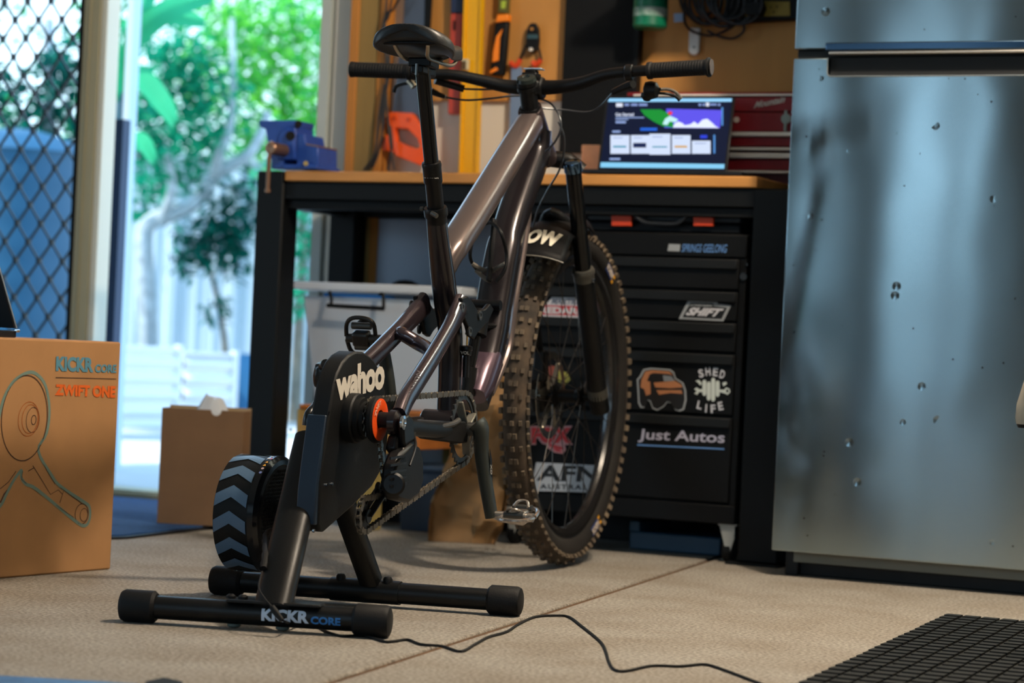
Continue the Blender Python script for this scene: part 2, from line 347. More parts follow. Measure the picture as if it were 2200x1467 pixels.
def tree(label, trunk, clumps, lm, bm, L, group=None, name='tree', rtr=.04, per=1.0):
    base = gz(trunk[0][0][0], trunk[0][0][2], 0) if trunk else V3(0, 0, 0)
    r = thing(name, label, 'tree', F=Frame(base)); first = True
    for path in trunk:
        pts = [AD(*q[:3]) for q in path]
        if first: pts = [V3(pts[0].x, pts[0].y, 0)] + pts
        P = catmull(pts, 5); n = len(P); r0 = rtr if first else rtr * .6
        mb = MB(); mb.tube(P, [r0 * (1 - .6 * i / n) for i in range(n)], 8); mk('trunk' if first else 'branch', mb, bm, r); first = False
    mb = MB()
    for (px, py, d, rad, cnt) in clumps:
        c = AD(px, py, d); R = rad * d / FPX
        for i in range(int(cnt * per)):
            p = c + rv() * (R * random.random() ** .45); q = rv(); q.z *= .5; q.z -= .25
            leaf(mb, p, q, rv() * .4 + UP, L * random.uniform(.6, 1.3), L * random.uniform(.18, .3))
    mk('foliage', mb, lm, r, sharp=0, kind='stuff'); return r
tree('pale-barked tree with forked limbs and bright green canopy by the white fence',
     [[(318, 745, 12.9), (312, 600, 12.9), (310, 500, 12.9), (335, 470, 12.9), (365, 462, 12.9), (420, 435, 12.9), (465, 375, 12.9), (530, 335, 12.9), (560, 290, 12.9), (575, 240, 12.9)],
      [(462, 378, 12.9), (472, 330, 12.8), (492, 280, 12.8), (500, 200, 12.8), (498, 40, 12.8)], [(345, 480, 12.9), (370, 400, 12.8), (350, 300, 12.7)]],
     [(330, 410, 13.15, 85, 130), (400, 320, 13.15, 95, 200), (300, 300, 12.6, 90, 180), (430, 220, 12.8, 120, 260), (370, 130, 12.8, 110, 240), (310, 215, 12.7, 60, 90)], L_teal, M_bark, .085, rtr=.058, per=1.6)
tree('lime green tree filling the doorway above the bench vise',
     [[(640, 745, 13.3), (650, 500, 13.3), (640, 300, 13.3)], [(645, 380, 13.3), (600, 200, 13.3)]],
     [(560, 90, 13.3, 120, 330), (650, 60, 13.2, 110, 300), (690, 180, 13.2, 100, 260), (590, 220, 13.3, 110, 300), (510, 30, 13.3, 110, 240), (470, 150, 13.4, 110, 180), (640, 300, 13.3, 100, 220), (540, 300, 13.3, 70, 80)], L_green, M_bark2, .07, per=1.5)
tree('dark leafy shrub with one thin stem behind the right garden bed',
     [[(484, 770, 13.0), (478, 700, 13.0), (462, 620, 13.0), (448, 560, 13.0), (440, 500, 13.0)]],
     [(440, 520, 12.9, 70, 300), (505, 490, 12.9, 70, 300), (400, 560, 12.9, 40, 40), (500, 570, 12.9, 50, 70), (462, 665, 12.9, 38, 45), (480, 430, 12.9, 60, 90), (540, 420, 12.9, 60, 90)], L_dark, M_bark2, .075, name='shrub', rtr=.02)
tree('teal-leaved tree seen through the frame under the bench top',
     [[(690, 745, 12.2), (685, 560, 12.2), (680, 460, 12.2)]],
     [(670, 500, 12.1, 80, 230), (690, 420, 12.1, 80, 200), (690, 590, 12.1, 60, 110), (640, 640, 12.1, 40, 60), (600, 400, 12.2, 70, 120), (680, 330, 12.3, 60, 90)], L_teal, M_bark2, .07, rtr=.03)
tree('dark tall tree behind the diamond grille door',
     [[(100, 745, 11.4), (110, 600, 11.4), (108, 300, 11.4), (105, 40, 11.4)]],
     [(150, 330, 11.3, 110, 280), (60, 300, 11.3, 110, 230), (150, 150, 11.2, 90, 170), (20, 190, 11.3, 70, 80), (150, 500, 11.2, 70, 130), (200, 430, 11.3, 70, 130), (150, 640, 11.2, 60, 80), (240, 250, 11.3, 70, 110), (-70, 250, 11.4, 100, 160), (-60, 60, 11.4, 90, 60)], L_dark, M_bark, .09, rtr=.055)
hg = thing('hedge', 'dense green hedge of trees rising beyond the white fence', 'hedge', F=Frame(gz(400, 16, 0)))
for nm, rngx, cnt, L in (('foliage', (-300, 760), 5200, .13), ('foliage', (-2200, -300), 700, .16), ('foliage', (760, 2400), 700, .16)):
    mb = MB()
    for i in range(cnt):
        px = random.uniform(*rngx); d = random.uniform(15.2, 17.5); z = .7 + 2.6 * random.random(); p = gz(px, d, z)
        if -300 < px < 130 and z > 2.0 and random.random() < .75: continue
        if 130 < px < 420 and z > 2.3 and random.random() < .2: continue
        q = rv(); q.z = q.z * .5 - .3; leaf(mb, p, q, rv() * .4 + UP, L * random.uniform(.7, 1.3), L * random.uniform(.2, .32))
    mk(nm, mb, L_hedge, hg, sharp=0, kind='stuff')
rh = thing('hedge', 'dark hedge across the driveway behind the camera', 'hedge', (-4, -13, 0)); mb = MB()
for i in range(2600):
    p = V3(random.uniform(-15, 10), random.uniform(-14, -13), 1.7 * random.random()); q = rv(); leaf(mb, p, q, rv(), .45 * random.uniform(.7, 1.3), .12)
mk('foliage', mb, L_dark, rh, sharp=0, kind='stuff'); mb = MB(); mb.box((-15, -13.9, 0), (10, -13.7, 1.4)); mk('bank', mb, mat('bank_green', '10382C', .9), rh)
# banana plant with separate large leaves
bt = thing('banana_plant', 'broad-leaved banana plant arching just outside the door', 'plant', F=Frame(gz(245, 9.0, 0)))
mb = MB(); mb.tube(catmull([gz(240, 9.0, 0), AD(236, 600, 9.0), AD(244, 380, 9.0), AD(262, 200, 9.0)], 6), .02, 8); mk('stem', mb, mat('banana_stem', '3E5F6A', .5), bt)
for path, w in [([(262, 220), (285, 90), (360, 20), (455, -10)], 26), ([(262, 200), (290, 60), (330, -30)], 22), ([(262, 180), (295, 160), (345, 215), (375, 262)], 24), ([(258, 240), (240, 120), (250, 0)], 20), ([(262, 60), (340, 30), (440, 45)], 20), ([(262, 330), (300, 300), (330, 345)], 18)]:
    P = catmull([AD(x, y, 9.0 - .1 * i) for i, (x, y) in enumerate(path)], 6); n = len(P); vs = []; fs = []
    for i, p in enumerate(P):
        dd = (P[min(i + 1, n - 1)] - P[max(i - 1, 0)]).normalized(); s = dd.cross(FW).normalized(); ww = w * 9.0 / FPX * (sin(pi * min(1, (i + .6) / n)) ** .6)
        vs += [p + s * ww + FW * .02, p, p - s * ww * .8 - UP * .01 + FW * .03]
    for i in range(n - 1): fs += [(3 * i, 3 * i + 1, 3 * i + 4, 3 * i + 3), (3 * i + 1, 3 * i + 2, 3 * i + 5, 3 * i + 4)]
    mb = MB(); mb.add(vs, fs); mk('leaf', mb, L_ban, bt, sharp=60)
# blue tank, downpipe, blue post
tk = thing('water_tank', 'large blue round water tank behind the diamond grille', 'tank', F=Frame(gz(20, 10.6, -.01)))
M_tank = mat('blue_tank', '0C4866', .5)
mb = MB(); R = .30; pr = []
for i in range(25): z = .04 + 1.2 * i / 24; pr.append((R + .006 * sin(i * 2.1), z))
mb.lathe((0, 0, 0), (0, 0, 1), [(R, 0)] + pr, 40); mk('shell', mb, M_tank, tk, local=True)
mb = MB(); mb.lathe((0, 0, 0), (0, 0, 1), [(R + .01, 1.24), (R * .8, 1.3), (R * .3, 1.34), (.0, 1.35)], 40); mk('lid', mb, M_tank, tk, local=True)
dp = mk('downpipe', MB().box(gz(247, 8.2, -.01) + V3(-.012, 0, 0), gz(247, 8.2, 2.6) + V3(.012, .05, 0)), mat('pale_pipe', 'BCD0DC', .4)); tag(dp.ob, 'pale square downpipe outside, just right of the beige door stile', 'pipe')
dp = mk('post', MB().box(gz(231, 7.4, -.01) + V3(-.012, 0, 0), gz(231, 7.4, 1.12) + V3(.02, .04, 0)), mat('navy_post', '0E2C50', .5)); tag(dp.ob, 'navy blue garden post right beside the beige door stile', 'post')
# ================================================================== WORKBENCH
BY0, BY1, BXL, BXR, BT = 5.2, 5.64, -3.155, -1.735, .889
wb = thing('workbench', 'black steel workbench with a thick pine top along the back wall', 'workbench', (-2.45, 5.2, 0))
def bx(nm, a, c, m, root, bev=.003, label=None, kind=None): mb = MB(); mb.box(a, c); return mk(nm, mb, m, root, bevel=bev, label=label, kind=kind)
PW = .078
for nm, x, y in (('leg', BXL, BY0), ('leg', BXR - PW - .02, BY0), ('leg', BXL + .01, BY1 - PW), ('leg', BXR - PW - .02, BY1 - PW)):
    bx(nm, (x, y, .006), (x + PW + (.02 if x > -2 else 0), y + PW, .888 if y < 5.3 and x < -2 else .862), M_steel, wb, .005)
bx('front_beam', (BXL + PW, BY0 + .006, .818), (BXR - PW, BY0 + .05, .862), M_steel, wb, .003)
bx('front_beam_lip', (BXL + PW, BY0 + .02, .795), (BXR - PW, BY0 + .06, .818), M_blk, wb)
bx('rear_beam', (BXL + PW, BY1 - .04, .80), (BXR - PW, BY1, .862), M_steel, wb, .003)
for x in (BXL + .01, BXR - .06): bx('side_beam', (x, BY0 + PW, .80), (x + .05, BY1 - PW, .862), M_steel, wb, .003)
bx('bench_top', (BXL + PW + .004, BY0 - .004, .863), (BXR - PW - .012, BY1, BT), M_pine, wb, .003)
bx('foot_plate', (BXR - PW - .045, BY0 - .012, 0), (BXR + .005, BY0 + .1, .006), M_steel, wb, .001)
bx('foot_plate', (BXL - .01, BY0 - .012, 0), (BXL + PW + .01, BY0 + .1, .006), M_steel, wb, .001)
bx('rear_panel', (AY(812, 500, BY1 - .01).x, BY1 - .012, .1), (BXR - .1, BY1 - .004, .80), mat('grey_blue_panel', '98A2B2', .6), wb)
bx('gap_shade_panel', (-3.06, BY1 - .05, .0), (BXR - .1, BY1 - .045, .16), M_blk, wb)  # black sheet added for the shade in the gap under the cabinet
bx('dark_side_panel', (-3.075, 5.30, .33), (-3.065, 5.5, .80), M_blk, wb) if False else None
# ---------------------------------------------------------------- vise
vi = thing('bench_vise', 'blue cast-iron bench vise on the left end of the workbench', 'vise', (-3.1, 5.25, BT))
M_vb = mat('vise_blue', '1A4296', .4, var=.12, vs=40, bump=.2); M_rod = mat('old_steel', '8A6A55', .4, metal=.7)
c4 = lambda L: [AY(500 + x / 3.19, 240 + y / 3.19, 5.235) for x, y in L]
mb = MB(); mb.prism(c4([(222, 118), (262, 330), (262, 392), (352, 392), (352, 335), (440, 332), (430, 100), (225, 100)]), (0, .09, 0)); mk('fixed_jaw', mb, M_vb, vi, bevel=.003)
mb = MB(); mb.prism(c4([(178, 60), (180, 100), (222, 118), (430, 105), (440, 58)]), (0, .09, 0)); mk('jaw_plate', mb, M_vb, vi, bevel=.003)
mb = MB(); mb.prism([p + V3(0, -.006, 0) for p in c4([(310, 330), (312, 180), (330, 130), (375, 110), (425, 135), (432, 330)])], (0, .02, 0)); mk('boss', mb, M_vb, vi, bevel=.004)
mb = MB(); mb.cyl(AY(500 + 395 / 3.19, 240 + 165 / 3.19, 5.225), AY(500 + 395 / 3.19, 240 + 165 / 3.19, 5.235), .012, 20); mk('bore', mb, M_blk, vi)
mb = MB(); mb.prism(c4([(436, 150), (490, 152), (502, 226), (585, 240), (585, 378), (436, 378)]), (0, .10, 0)); mk('sliding_jaw', mb, M_vb, vi, bevel=.004)
mb = MB(); mb.prism(c4([(502, 218), (502, 228), (585, 242), (583, 232)]), (0, .1, 0)); mk('anvil', mb, M_rod, vi, label='bare worn steel anvil edge')
mb = MB(); mb.prism([p + V3(0, -.01, 0) for p in c4([(352, 360), (590, 365), (590, 396), (352, 396)])], (0, .12, 0)); mk('base', mb, M_vb, vi, bevel=.003)
mb = MB(); mb.cyl(AY(657, 351, 5.222), AY(657, 351, 5.226), .006, 12); mk('bolt', mb, mat('brass', 'C9A25A', .3, metal=.9), vi)
mb = MB(); c = AY(578, 262, 5.23); mb.cyl(AY(641, 266, 5.235), AY(641, 266, 5.25), .009, 12); mk('pivot_knob', mb, M_blk, vi)
mb = MB(); a = AY(580, 318, 5.16); mb.cyl(a, a + V3(0, .075, 0), .016, 18, bev=.003); mk('spindle_head', mb, M_rod, vi)
mb = MB(); mb.tube([AY(582, 308, 5.165), AY(578, 340, 5.165), AY(575, 408, 5.165)], .0055, 10); mb.lathe(AY(575, 410, 5.165), (0, 0, 1), [(0, -.008), (.008, -.004), (.008, .004), (0, .008)], 12); mb.lathe(AY(583, 309, 5.165), (0, 0, 1), [(0, -.009), (.009, -.004), (.009, .004), (0, .009)], 12); mk('handle', mb, M_rod, vi)
# ---------------------------------------------------------------- laptop
def paint(name, col, s):
    m = mat(name, col, .6, emit=s, spec=.1); m.node_tree.nodes['Principled BSDF'].inputs['Base Color'].default_value = (.004, .004, .006, 1); return m
S0, S1 = 5.27, 5.345
sc4 = [AY(1283, 368, S0), AY(1560, 373, S0), AY(1579, 209, S1), AY(1303, 206, S1)]
sn = (sc4[1] - sc4[0]).cross(sc4[3] - sc4[0]).normalized()
if sn.y > 0: sn = -sn
def SP(px, py, k=1): return onp(px, py, sc4[0], sn) + sn * (.0006 * k)
lp = thing('laptop', 'open black laptop with a glowing blue app screen on the workbench', 'laptop', sc4[0])
mb = MB(); mb.prism([sc4[0] - sn * .0005, sc4[1] - sn * .0005, sc4[2] - sn * .0005, sc4[3] - sn * .0005], -sn * .006); mk('lid', mb, mat('laptop_black', '101216', .4), lp, bevel=.001)
mb = MB(); mb.prism([AY(1245, 371, 5.21), AY(1592, 377, 5.21), AY(1592, 377, 5.21) + V3(0, .2, 0), AY(1245, 371, 5.21) + V3(0, .2, 0)], (0, 0, .009)); mk('base', mb, mat('laptop_black', '101216', .4), lp, bevel=.001)
EM = .9
scr = MB(); scr.add([SP(1289, 362), SP(1556, 366), SP(1573, 213), SP(1308, 210)], [(0, 1, 2, 3)]); mk('screen', scr, paint('screen_navy', '04122E', EM), lp, sharp=0)
def ui(nm, polys, col, k=2, s=1.0):
    mb = MB()
    for P in polys: mb.add([SP(x, y, k) for x, y in P], [tuple(range(len(P)))])
    return mk(nm, mb, paint('ui_' + col, col, s), lp, sharp=0)
R4 = lambda a, b2, c, d: [(a, d), (c, d), (c, b2), (a, b2)]
ui('screen_bar', [[(1307, 219), (1572, 219), (1573, 212), (1308, 212)]], '8FCBF2')
ui('screen_bar', [[(1290, 360), (1556, 363), (1557, 353), (1291, 349)]], '7FC4E8')
ui('hero_picture', [[(1428, 275), (1547, 276), (1551, 237), (1432, 234)]], '5A50E0')
ui('hero_hill', [[(1376, 236), (1385, 248), (1405, 262), (1425, 272), (1448, 275), (1446, 262), (1438, 245), (1420, 236)]], '128A30', 3)
ui('hero_cloud', [[(1446, 275), (1450, 266), (1458, 262), (1466, 265), (1472, 270), (1484, 268), (1492, 262), (1500, 268), (1510, 258), (1520, 256), (1530, 264), (1538, 272), (1546, 276)]], 'DDE6FA', 4)
ui('hero_rider', [[(1424, 268), (1430, 256), (1440, 250), (1450, 254), (1458, 258), (1452, 264), (1440, 262), (1434, 270)]], 'B9E6E8', 5)
ui('hero_helmet', [[(1437, 248), (1436, 243), (1441, 240), (1446, 243), (1444, 248)]], 'E8352A', 6)
ui('menu_pill', [R4(1324, 222, 1338, 230)], 'D6DCEB'); ui('menu_item', [R4(1342, 223, 1352, 228), R4(1356, 223, 1370, 228), R4(1373, 223, 1391, 228), R4(1501, 223, 1507, 228), R4(1510, 223, 1515, 228), R4(1525, 223, 1540, 227), R4(1543, 223, 1548, 228)], '7E93C8')
ui('menu_avatar', [R4(1517, 221, 1524, 229)], 'D6DCEB', 3)
ui('caption_line', [R4(1323, 252, 1384, 254), R4(1323, 256, 1350, 258), R4(1323, 261, 1345, 265), R4(1316, 281, 1333, 285), R4(1310, 340, 1333, 344)], '8FA6D8')
ui('button', [R4(1376, 275, 1412, 281)], '1F5FD0'); ui('scroll_bar', [R4(1550, 231, 1554, 270), R4(1533, 290, 1537, 330)], '4C86C8')
ui('screen_card', [R4(1312, 291, 1353, 331), R4(1356, 291, 1396, 331), R4(1396, 288, 1441, 333), R4(1444, 291, 1484, 331), R4(1487, 303, 1527, 331)], 'C9D6EE', 3)
ui('card_graph', [R4(1318, 314, 1346, 318), R4(1402, 315, 1434, 318)], '3C8FA8', 4); ui('card_graph', [R4(1361, 308, 1389, 318)], '10204A', 4); ui('card_graph', [R4(1450, 314, 1477, 318)], 'C8952A', 4); ui('card_graph', [R4(1505, 291, 1520, 298)], '2A3FD0', 4)
ui('card_line', [R4(1318, 296, 1338, 298), R4(1362, 296, 1380, 298), R4(1402, 294, 1424, 296), R4(1449, 296, 1468, 298), R4(1493, 308, 1518, 310)], '8FA0C8', 4)
lettering('caption', 'Get Started', quadmap(SP(1323, 250, 3), SP(1362, 250, 3), SP(1362, 243, 3), SP(1323, 243, 3)), paint('ui_white', 'D8E0F4', 1), lp)
lid = None
# ---------------------------------------------------------------- red tool chest on the bench
M_red = mat('tool_red', '7E1C22', .35, var=.1, vs=30); M_dred = mat('dark_red', '4E1016', .4); M_alu = mat('aluminium_trim', 'F0EAE0', .35, metal=.1)
T0 = 5.42
tr = thing('tool_chest', 'red metal tool chest with bright drawer trims behind the laptop', 'toolbox', (-1.95, T0, BT))
xl, xr = AY(1345, 204, T0).x, -1.745
zz = lambda y: AY(1620, y, T0).z
bx('body', (xl + .01, T0 + .012, BT), (xr, T0 + .215, zz(208)), M_dred, tr)
bx('lid', (xl, T0 + .002, zz(207)), (xr + .004, T0 + .22, zz(197)), M_red, tr, .004)
for a, c in ((209, 240), (242, 282), (294, 314), (342, 365)): bx('drawer', (xl + .012, T0, zz(c)), (xr - .004, T0 + .014, zz(a)), M_red, tr, .002)
for a, c in ((284, 293), (317, 323), (329, 340), (367, 372)): bx('drawer_trim', (xl + .012, T0 - .008, zz(c)), (xr - .003, T0 + .01, zz(a)), M_alu, tr, .002)
bx('lid_trim', (xl + .02, T0 - .002, zz(206)), (xr - .02, T0 + .004, zz(202)), M_alu, tr, .001)
mb = MB(); p = AY(1582, 257, T0 - .003); mb.cyl(p, p + V3(0, .006, 0), .007, 16); mk('lock', mb, M_alu, tr)
mb = MB(); p = AY(1688, 255, T0 - .006); mb.cyl(p, p + V3(0, .006, 0), .012, 16); mb.box(p + V3(-.003, -.002, -.03), p + V3(.003, .004, .02)); mk('latch', mb, mat('pewter', '8F948C', .35, metal=.8), tr)
q = [AY(1619, 233, T0 - .0008), AY(1686, 220, T0 - .0008), AY(1688, 205, T0 - .0008), AY(1622, 219, T0 - .0008)]
lettering('lettering', 'Mountain', quadmap(*q), mat('silver_print', 'B8B4AC', .4), tr, bold=.03, shear=.35)
# small block
mb = MB(); p = AY(1247, 368, 5.43); q = AY(1289, 311, 5.43); mb.box((p.x, 5.43, BT), (q.x, 5.48, q.z)); r = mk('wood_block', mb, mat('pinkish_wood', 'F0B084', .6, var=.15, vs=30), bevel=.002); tag(r.ob, 'small pinkish wooden block standing left of the laptop', 'block')
# ================================================================== TOOLS ON THE WALL
TY = WY - .014
def out(L, Y): return [AY(x, y, Y) for x, y in L]
def slabp(nm, L, Y, th, m, root, bev=.002, label=None):
    mb = MB(); mb.prism(out(L, Y), (0, th, 0)); return mk(nm, mb, m, root, bevel=bev, label=label)
bb = thing('black_board', 'tall plain black board fixed to the wall right of the snips', 'board', AY(1276, 328, TY - .03))
mb = MB(); a = AY(1200, 328, TY - .03); mb.box((a.x, TY - .03, a.z), (AY(1352, 328, TY - .03).x, TY - .012, 2.3)); mk('board', mb, mat('charcoal_board', '0E1012', .75, bump=.2, spec=.2), bb, bevel=.002)
mb = MB(); c = AY(1352, 328, TY - .03); mb.box((c.x + .0005, TY - .036, a.z + .1), (c.x + .014, TY - .008, 2.3)); mk('edge_strip', mb, M_blk, bb)
hs = thing('hand_saw', 'hanging hand saw with an orange handle and slate blue blade', 'saw', AY(880, 300, TY - .03))
M_slate = mat('saw_blade', '4E5766', .35, metal=.3); M_or = mat('orange_plastic', 'EF5A1C', .35)
slabp('blade', [(843, 250), (905, 275), (912, 150), (925, -60), (872, -60), (866, 60), (853, 150)], TY - .02, .0025, M_slate, hs, 0)
slabp('blade_edge', [(906, 273), (912, 255), (928, 0), (928, -60), (914, -60), (912, 40)], TY - .023, .003, M_blk, hs, 0)
def ringp(nm, outer, inner, Y, th, m, root):
    """plate with a hole, outlines with equal counts"""
    A_, B_ = out(outer, Y), out(inner, Y); n = len(A_); mb = MB(); o = V3(0, th, 0)
    vs = A_ + B_ + [p + o for p in A_] + [p + o for p in B_]; fs = []
    for i in range(n):
        j = (i + 1) % n; fs += [(i, j, n + j, n + i), (2 * n + i, 3 * n + i, 3 * n + j, 2 * n + j), (i, 2 * n + i, 2 * n + j, j), (n + i, n + j, 3 * n + j, 3 * n + i)]
    mb.add(vs, fs); return mk(nm, mb, m, root, bevel=.002)
ringp('handle', [(836, 240), (885, 243), (905, 272), (912, 345), (905, 356), (850, 334), (842, 300), (832, 268)],
      [(848, 274), (875, 276), (897, 298), (902, 315), (896, 320), (872, 312), (850, 302), (848, 290)], TY - .034, .022, M_or, hs)
slabp('handle_horn', [(828, 288), (842, 300), (848, 328), (836, 325), (821, 322)], TY - .032, .02, M_or, hs)
mb = MB()
for x, y in ((846, 254), (877, 257)): p = AY(x, y, TY - .037); mb.cyl(p, p + V3(0, .004, 0), .005, 12)
mk('rivet', mb, mat('dark_orange', 'C23E12', .4), hs, kind='stuff')
# cables hanging on the stud
cb = thing('cable', 'black cables hanging down the timber stud beside the saw', 'cable', AY(830, 200, TY - .05))
M_cab = mat('black_rubber', '15161A', .5)
for P in ([(832, -60), (830, 20), (824, 55), (836, 80), (834, 170), (822, 230), (820, 300), (805, 345), (790, 366)], [(848, -60), (836, 30), (822, 60), (832, 130), (830, 200), (834, 260), (840, 320), (848, 366)], [(866, -20), (845, 20), (828, 40), (830, 150), (826, 240), (822, 280), (812, 330), (800, 360)], [(838, 270), (842, 310), (838, 340), (832, 366)], [(826, 180), (815, 250), (806, 330), (782, 365)]):
    mb = MB(); mb.tube(catmull(out(P, TY - .055), 6), .0032, 6); mk('strand', mb, M_cab, cb)
rl = thing('spirit_level', 'red bar level with a navy blue end cap', 'level', AY(980, 200, TY - .03)); M_redl = mat('red_bar', 'B8402A', .4)
slabp('bar', [(968, 29), (993, 29), (987, 245), (962, 245)], TY - .03, .02, M_redl, rl); slabp('end_cap', [(969, -60), (996, -60), (993, 28), (968, 28)], TY - .031, .022, mat('navy_plastic', '1F2A48', .5), rl)
slabp('slot', [(974, 44), (978, 44), (977, 65), (973, 65)], TY - .032, .003, M_blk, rl, 0)
yl = thing('spirit_level', 'long yellow level standing on the bench top against the wall', 'level', AY(1010, 360, 5.55)); M_yel = mat('yellow_paint', 'E2A80C', .4)
yp = lambda x, y, k=0: AY(x, y, 5.60)
mb = MB(); mb.prism([(lambda p: V3(p.x, 5.60, p.z))(p) for p in (AY(984, 378, 5.6), AY(1023, 378, 5.6), AY(1036, -60, 5.6), AY(1001, -60, 5.6))], (0, .022, 0)); mk('body', mb, M_yel, yl, bevel=.002)
for x0, x1 in (((984.0), (988.0)), ((1018.5), (1022.5))):
    mb = MB(); mb.prism([AY(x0 + 1, 376, 5.594), AY(x1 + 1, 376, 5.594), AY(x1 + 14, -60, 5.594), AY(x0 + 14, -60, 5.594)], (0, .006, 0)); mk('flange', mb, M_yel, yl)
mb = MB(); mb.prism(out([(991, 126), (1005, 127), (1004, 150), (990, 150)], 5.585), (0, .012, 0)); mk('vial_window', mb, mat('vial_frame', 'C8C0A0', .4), yl, bevel=.001)
mb = MB(); mb.prism(out([(991, 131), (1001, 131), (1000, 149), (991, 149)], 5.583), (0, .004, 0)); mk('vial', mb, mat('dark_window', '5A4426', .2), yl)
pk = thing('pruning_saw', 'folding pruning saw with a black and orange grip', 'saw', AY(1070, 80, TY - .03))
slabp('grip', [(1062, 50), (1090, 45), (1086, 100), (1080, 162), (1051, 160), (1056, 110)], TY - .03, .022, M_blk, pk, .004)
slabp('grip_inlay', [(1079, 62), (1073, 80), (1070, 130), (1057, 134), (1059, 110), (1066, 78)], TY - .034, .01, mat('orange_inlay', 'F08418', .4), pk, .001)
slabp('collar', [(1068, 31), (1091, 30), (1090, 45), (1064, 48)], TY - .033, .024, mat('orange_inlay', 'F08418', .4), pk, .002)
slabp('inlay_tail', [(1066, 144), (1070, 150), (1053, 158), (1052, 152)], TY - .033, .01, mat('orange_inlay', 'F08418', .4), pk, 0)
slabp('blade_case', [(1072, -60), (1094, -60), (1090, 29), (1069, 27)], TY - .026, .016, mat('dark_olive', '55501E', .5), pk); slabp('label_patch', [(1077, 2), (1087, 2), (1085, 18), (1076, 18)], TY - .028, .003, mat('lime_print', 'A2B83C', .5), pk, 0)
sn_ = thing('snips', 'black tin snips with red grips hanging open', 'snips', AY(1145, 90, TY - .02))
slabp('head', [(1139, 50), (1149, 49), (1156, 62), (1157, 85), (1156, 96), (1152, 108), (1142, 114), (1133, 106), (1129, 90), (1130, 70), (1134, 56)], TY - .02, .012, M_blk, sn_, .002)
for P in ([(1131, 95), (1124, 115), (1117, 130)], [(1154, 95), (1159, 112), (1163, 130)]):
    mb = MB(); mb.tube(catmull(out(P, TY - .014), 4), .0036, 8); mk('handle', mb, M_blk, sn_)
M_rg = mat('red_grip', 'D2441E', .4)
for P in ([(1118, 127), (1108, 142), (1096, 134)], [(1163, 128), (1150, 140), (1144, 132)]):
    mb = MB(); mb.tube(catmull(out(P, TY - .014), 4), .0068, 8); mk('grip', mb, M_rg, sn_)
mb = MB(); p = AY(1140, 106, TY - .026); mb.cyl(p, p + V3(0, .006, 0), .0045, 12); mk('pivot', mb, M_alu, sn_)
mb = MB(); p = AY(1142, 62, TY - .024); mb.cyl(p, p + V3(0, .004, 0), .004, 12); mk('hang_hole', mb, M_ply, sn_)
slabp('head_badge', [(1133, 74), (1155, 74), (1155, 83), (1132, 83)], TY - .0215, .002, mat('dim_blue', '2F4A52', .5), sn_, 0)
rr = thing('steel_ruler', 'grey-blue straight edge hanging below the snips', 'ruler', AY(1105, 200, TY - .01)); slabp('blade', [(1099, 140), (1122, 145), (1116, 290), (1094, 285)], TY - .012, .003, mat('ruler_blue', '7C8CA2', .35, metal=.4), rr, 0)
gr = thing('tape_roll', 'green wrapped roll with a white label band under the shelf', 'roll', AY(1395, 30, 5.54))
M_gp = mat('green_wrap', '0E7050', .35, var=.3, vs=30); g0 = AY(1396, 62, 5.55); g1 = V3(g0.x, 5.55, g0.z + .16)
mb = MB(); mb.lathe(g0, (0, 0, 1), [(.0, .0), (.038, .0), (.043, .006), (.043, .16), (.038, .165), (0, .165)], 28); mk('wrap', mb, M_gp, gr)
mb = MB(); z0 = AY(1396, 38, 5.55).z - g0.z; z1 = AY(1396, 19, 5.55).z - g0.z; mb.lathe(g0, (0, 0, 1), [(.0436, z0), (.0436, z1)], 28); mk('label_band', mb, mat('pale_label', 'A8B8B4', .5, var=.5, vs=30, col2='0E7050'), gr)
tgp = slabp('tag_label', [(1447, 29), (1469, 28), (1470, 46), (1448, 48)], TY - .004, .003, mat('pale_blue_tag', '9DBCE0', .5), None, .001); tag(tgp.ob, 'small pale blue square tag on the plywood right of the green roll', 'tag')
brk = thing('shelf_bracket', 'white rounded bracket tongue below the coiled cord', 'bracket', AY(1490, 90, TY - .01)); 
L = [(1480, 60), (1503, 60), (1501, 110), (1497, 116), (1490, 118), (1483, 116), (1479, 110)]; slabp('tongue', L, TY - .012, .010, mat('white_metal', 'D2D4D0', .4), brk, .002)
mb = MB(); p = AY(1491, 101, TY - .0125); mb.cyl(p, p + V3(0, .002, 0), .0028, 10); mk('screw_hole', mb, M_blk, brk)
co = thing('cord_coil', 'black extension cord bundled below the shelf', 'cord', AY(1530, 20, TY - .05))
for i in range(9):
    cx, cy = 1500 + i * 11, 8 + (i % 3) * 6; P = [(cx + (38 + i * 1.5) * cos(t) , cy + (46 + 5 * (i % 2)) * sin(t) - 14) for t in [2 * pi * k / 10 for k in range(10)]]
    mb = MB(); mb.tube(catmull([AY(x, y, TY - .03 - .006 * i + .01 * sin(k)) for k, (x, y) in enumerate(P)], 4, True), .0046, 7, closed=True); mk('loop', mb, M_cab, co)
for P in ([(1470, 20), (1472, 50), (1490, 68), (1530, 76), (1570, 60), (1592, 44), (1598, 66), (1576, 82), (1545, 78), (1520, 66)],):
    mb = MB(); mb.tube(catmull(out(P, TY - .03), 6), .0034, 7); mk('loop', mb, M_cab, co)
pb = thing('power_board', 'black power board with a yellow socket face beside the cord', 'power board', AY(1650, 20, TY - .04))
slabp('housing', [(1560, -12), (1716, -10), (1716, 40), (1598, 46), (1560, 40)], TY - .045, .04, M_blk, pb, .003); slabp('socket_face', [(1603, 2), (1697, 3), (1697, 34), (1600, 35)], TY - .048, .006, mat('mustard_plastic', '8C741E', .5), pb, .001)
slabp('plug', [(1600, 0), (1634, 0), (1640, 16), (1632, 34), (1604, 34), (1596, 16)], TY - .075, .03, M_blk, pb, .004)
mb = MB()
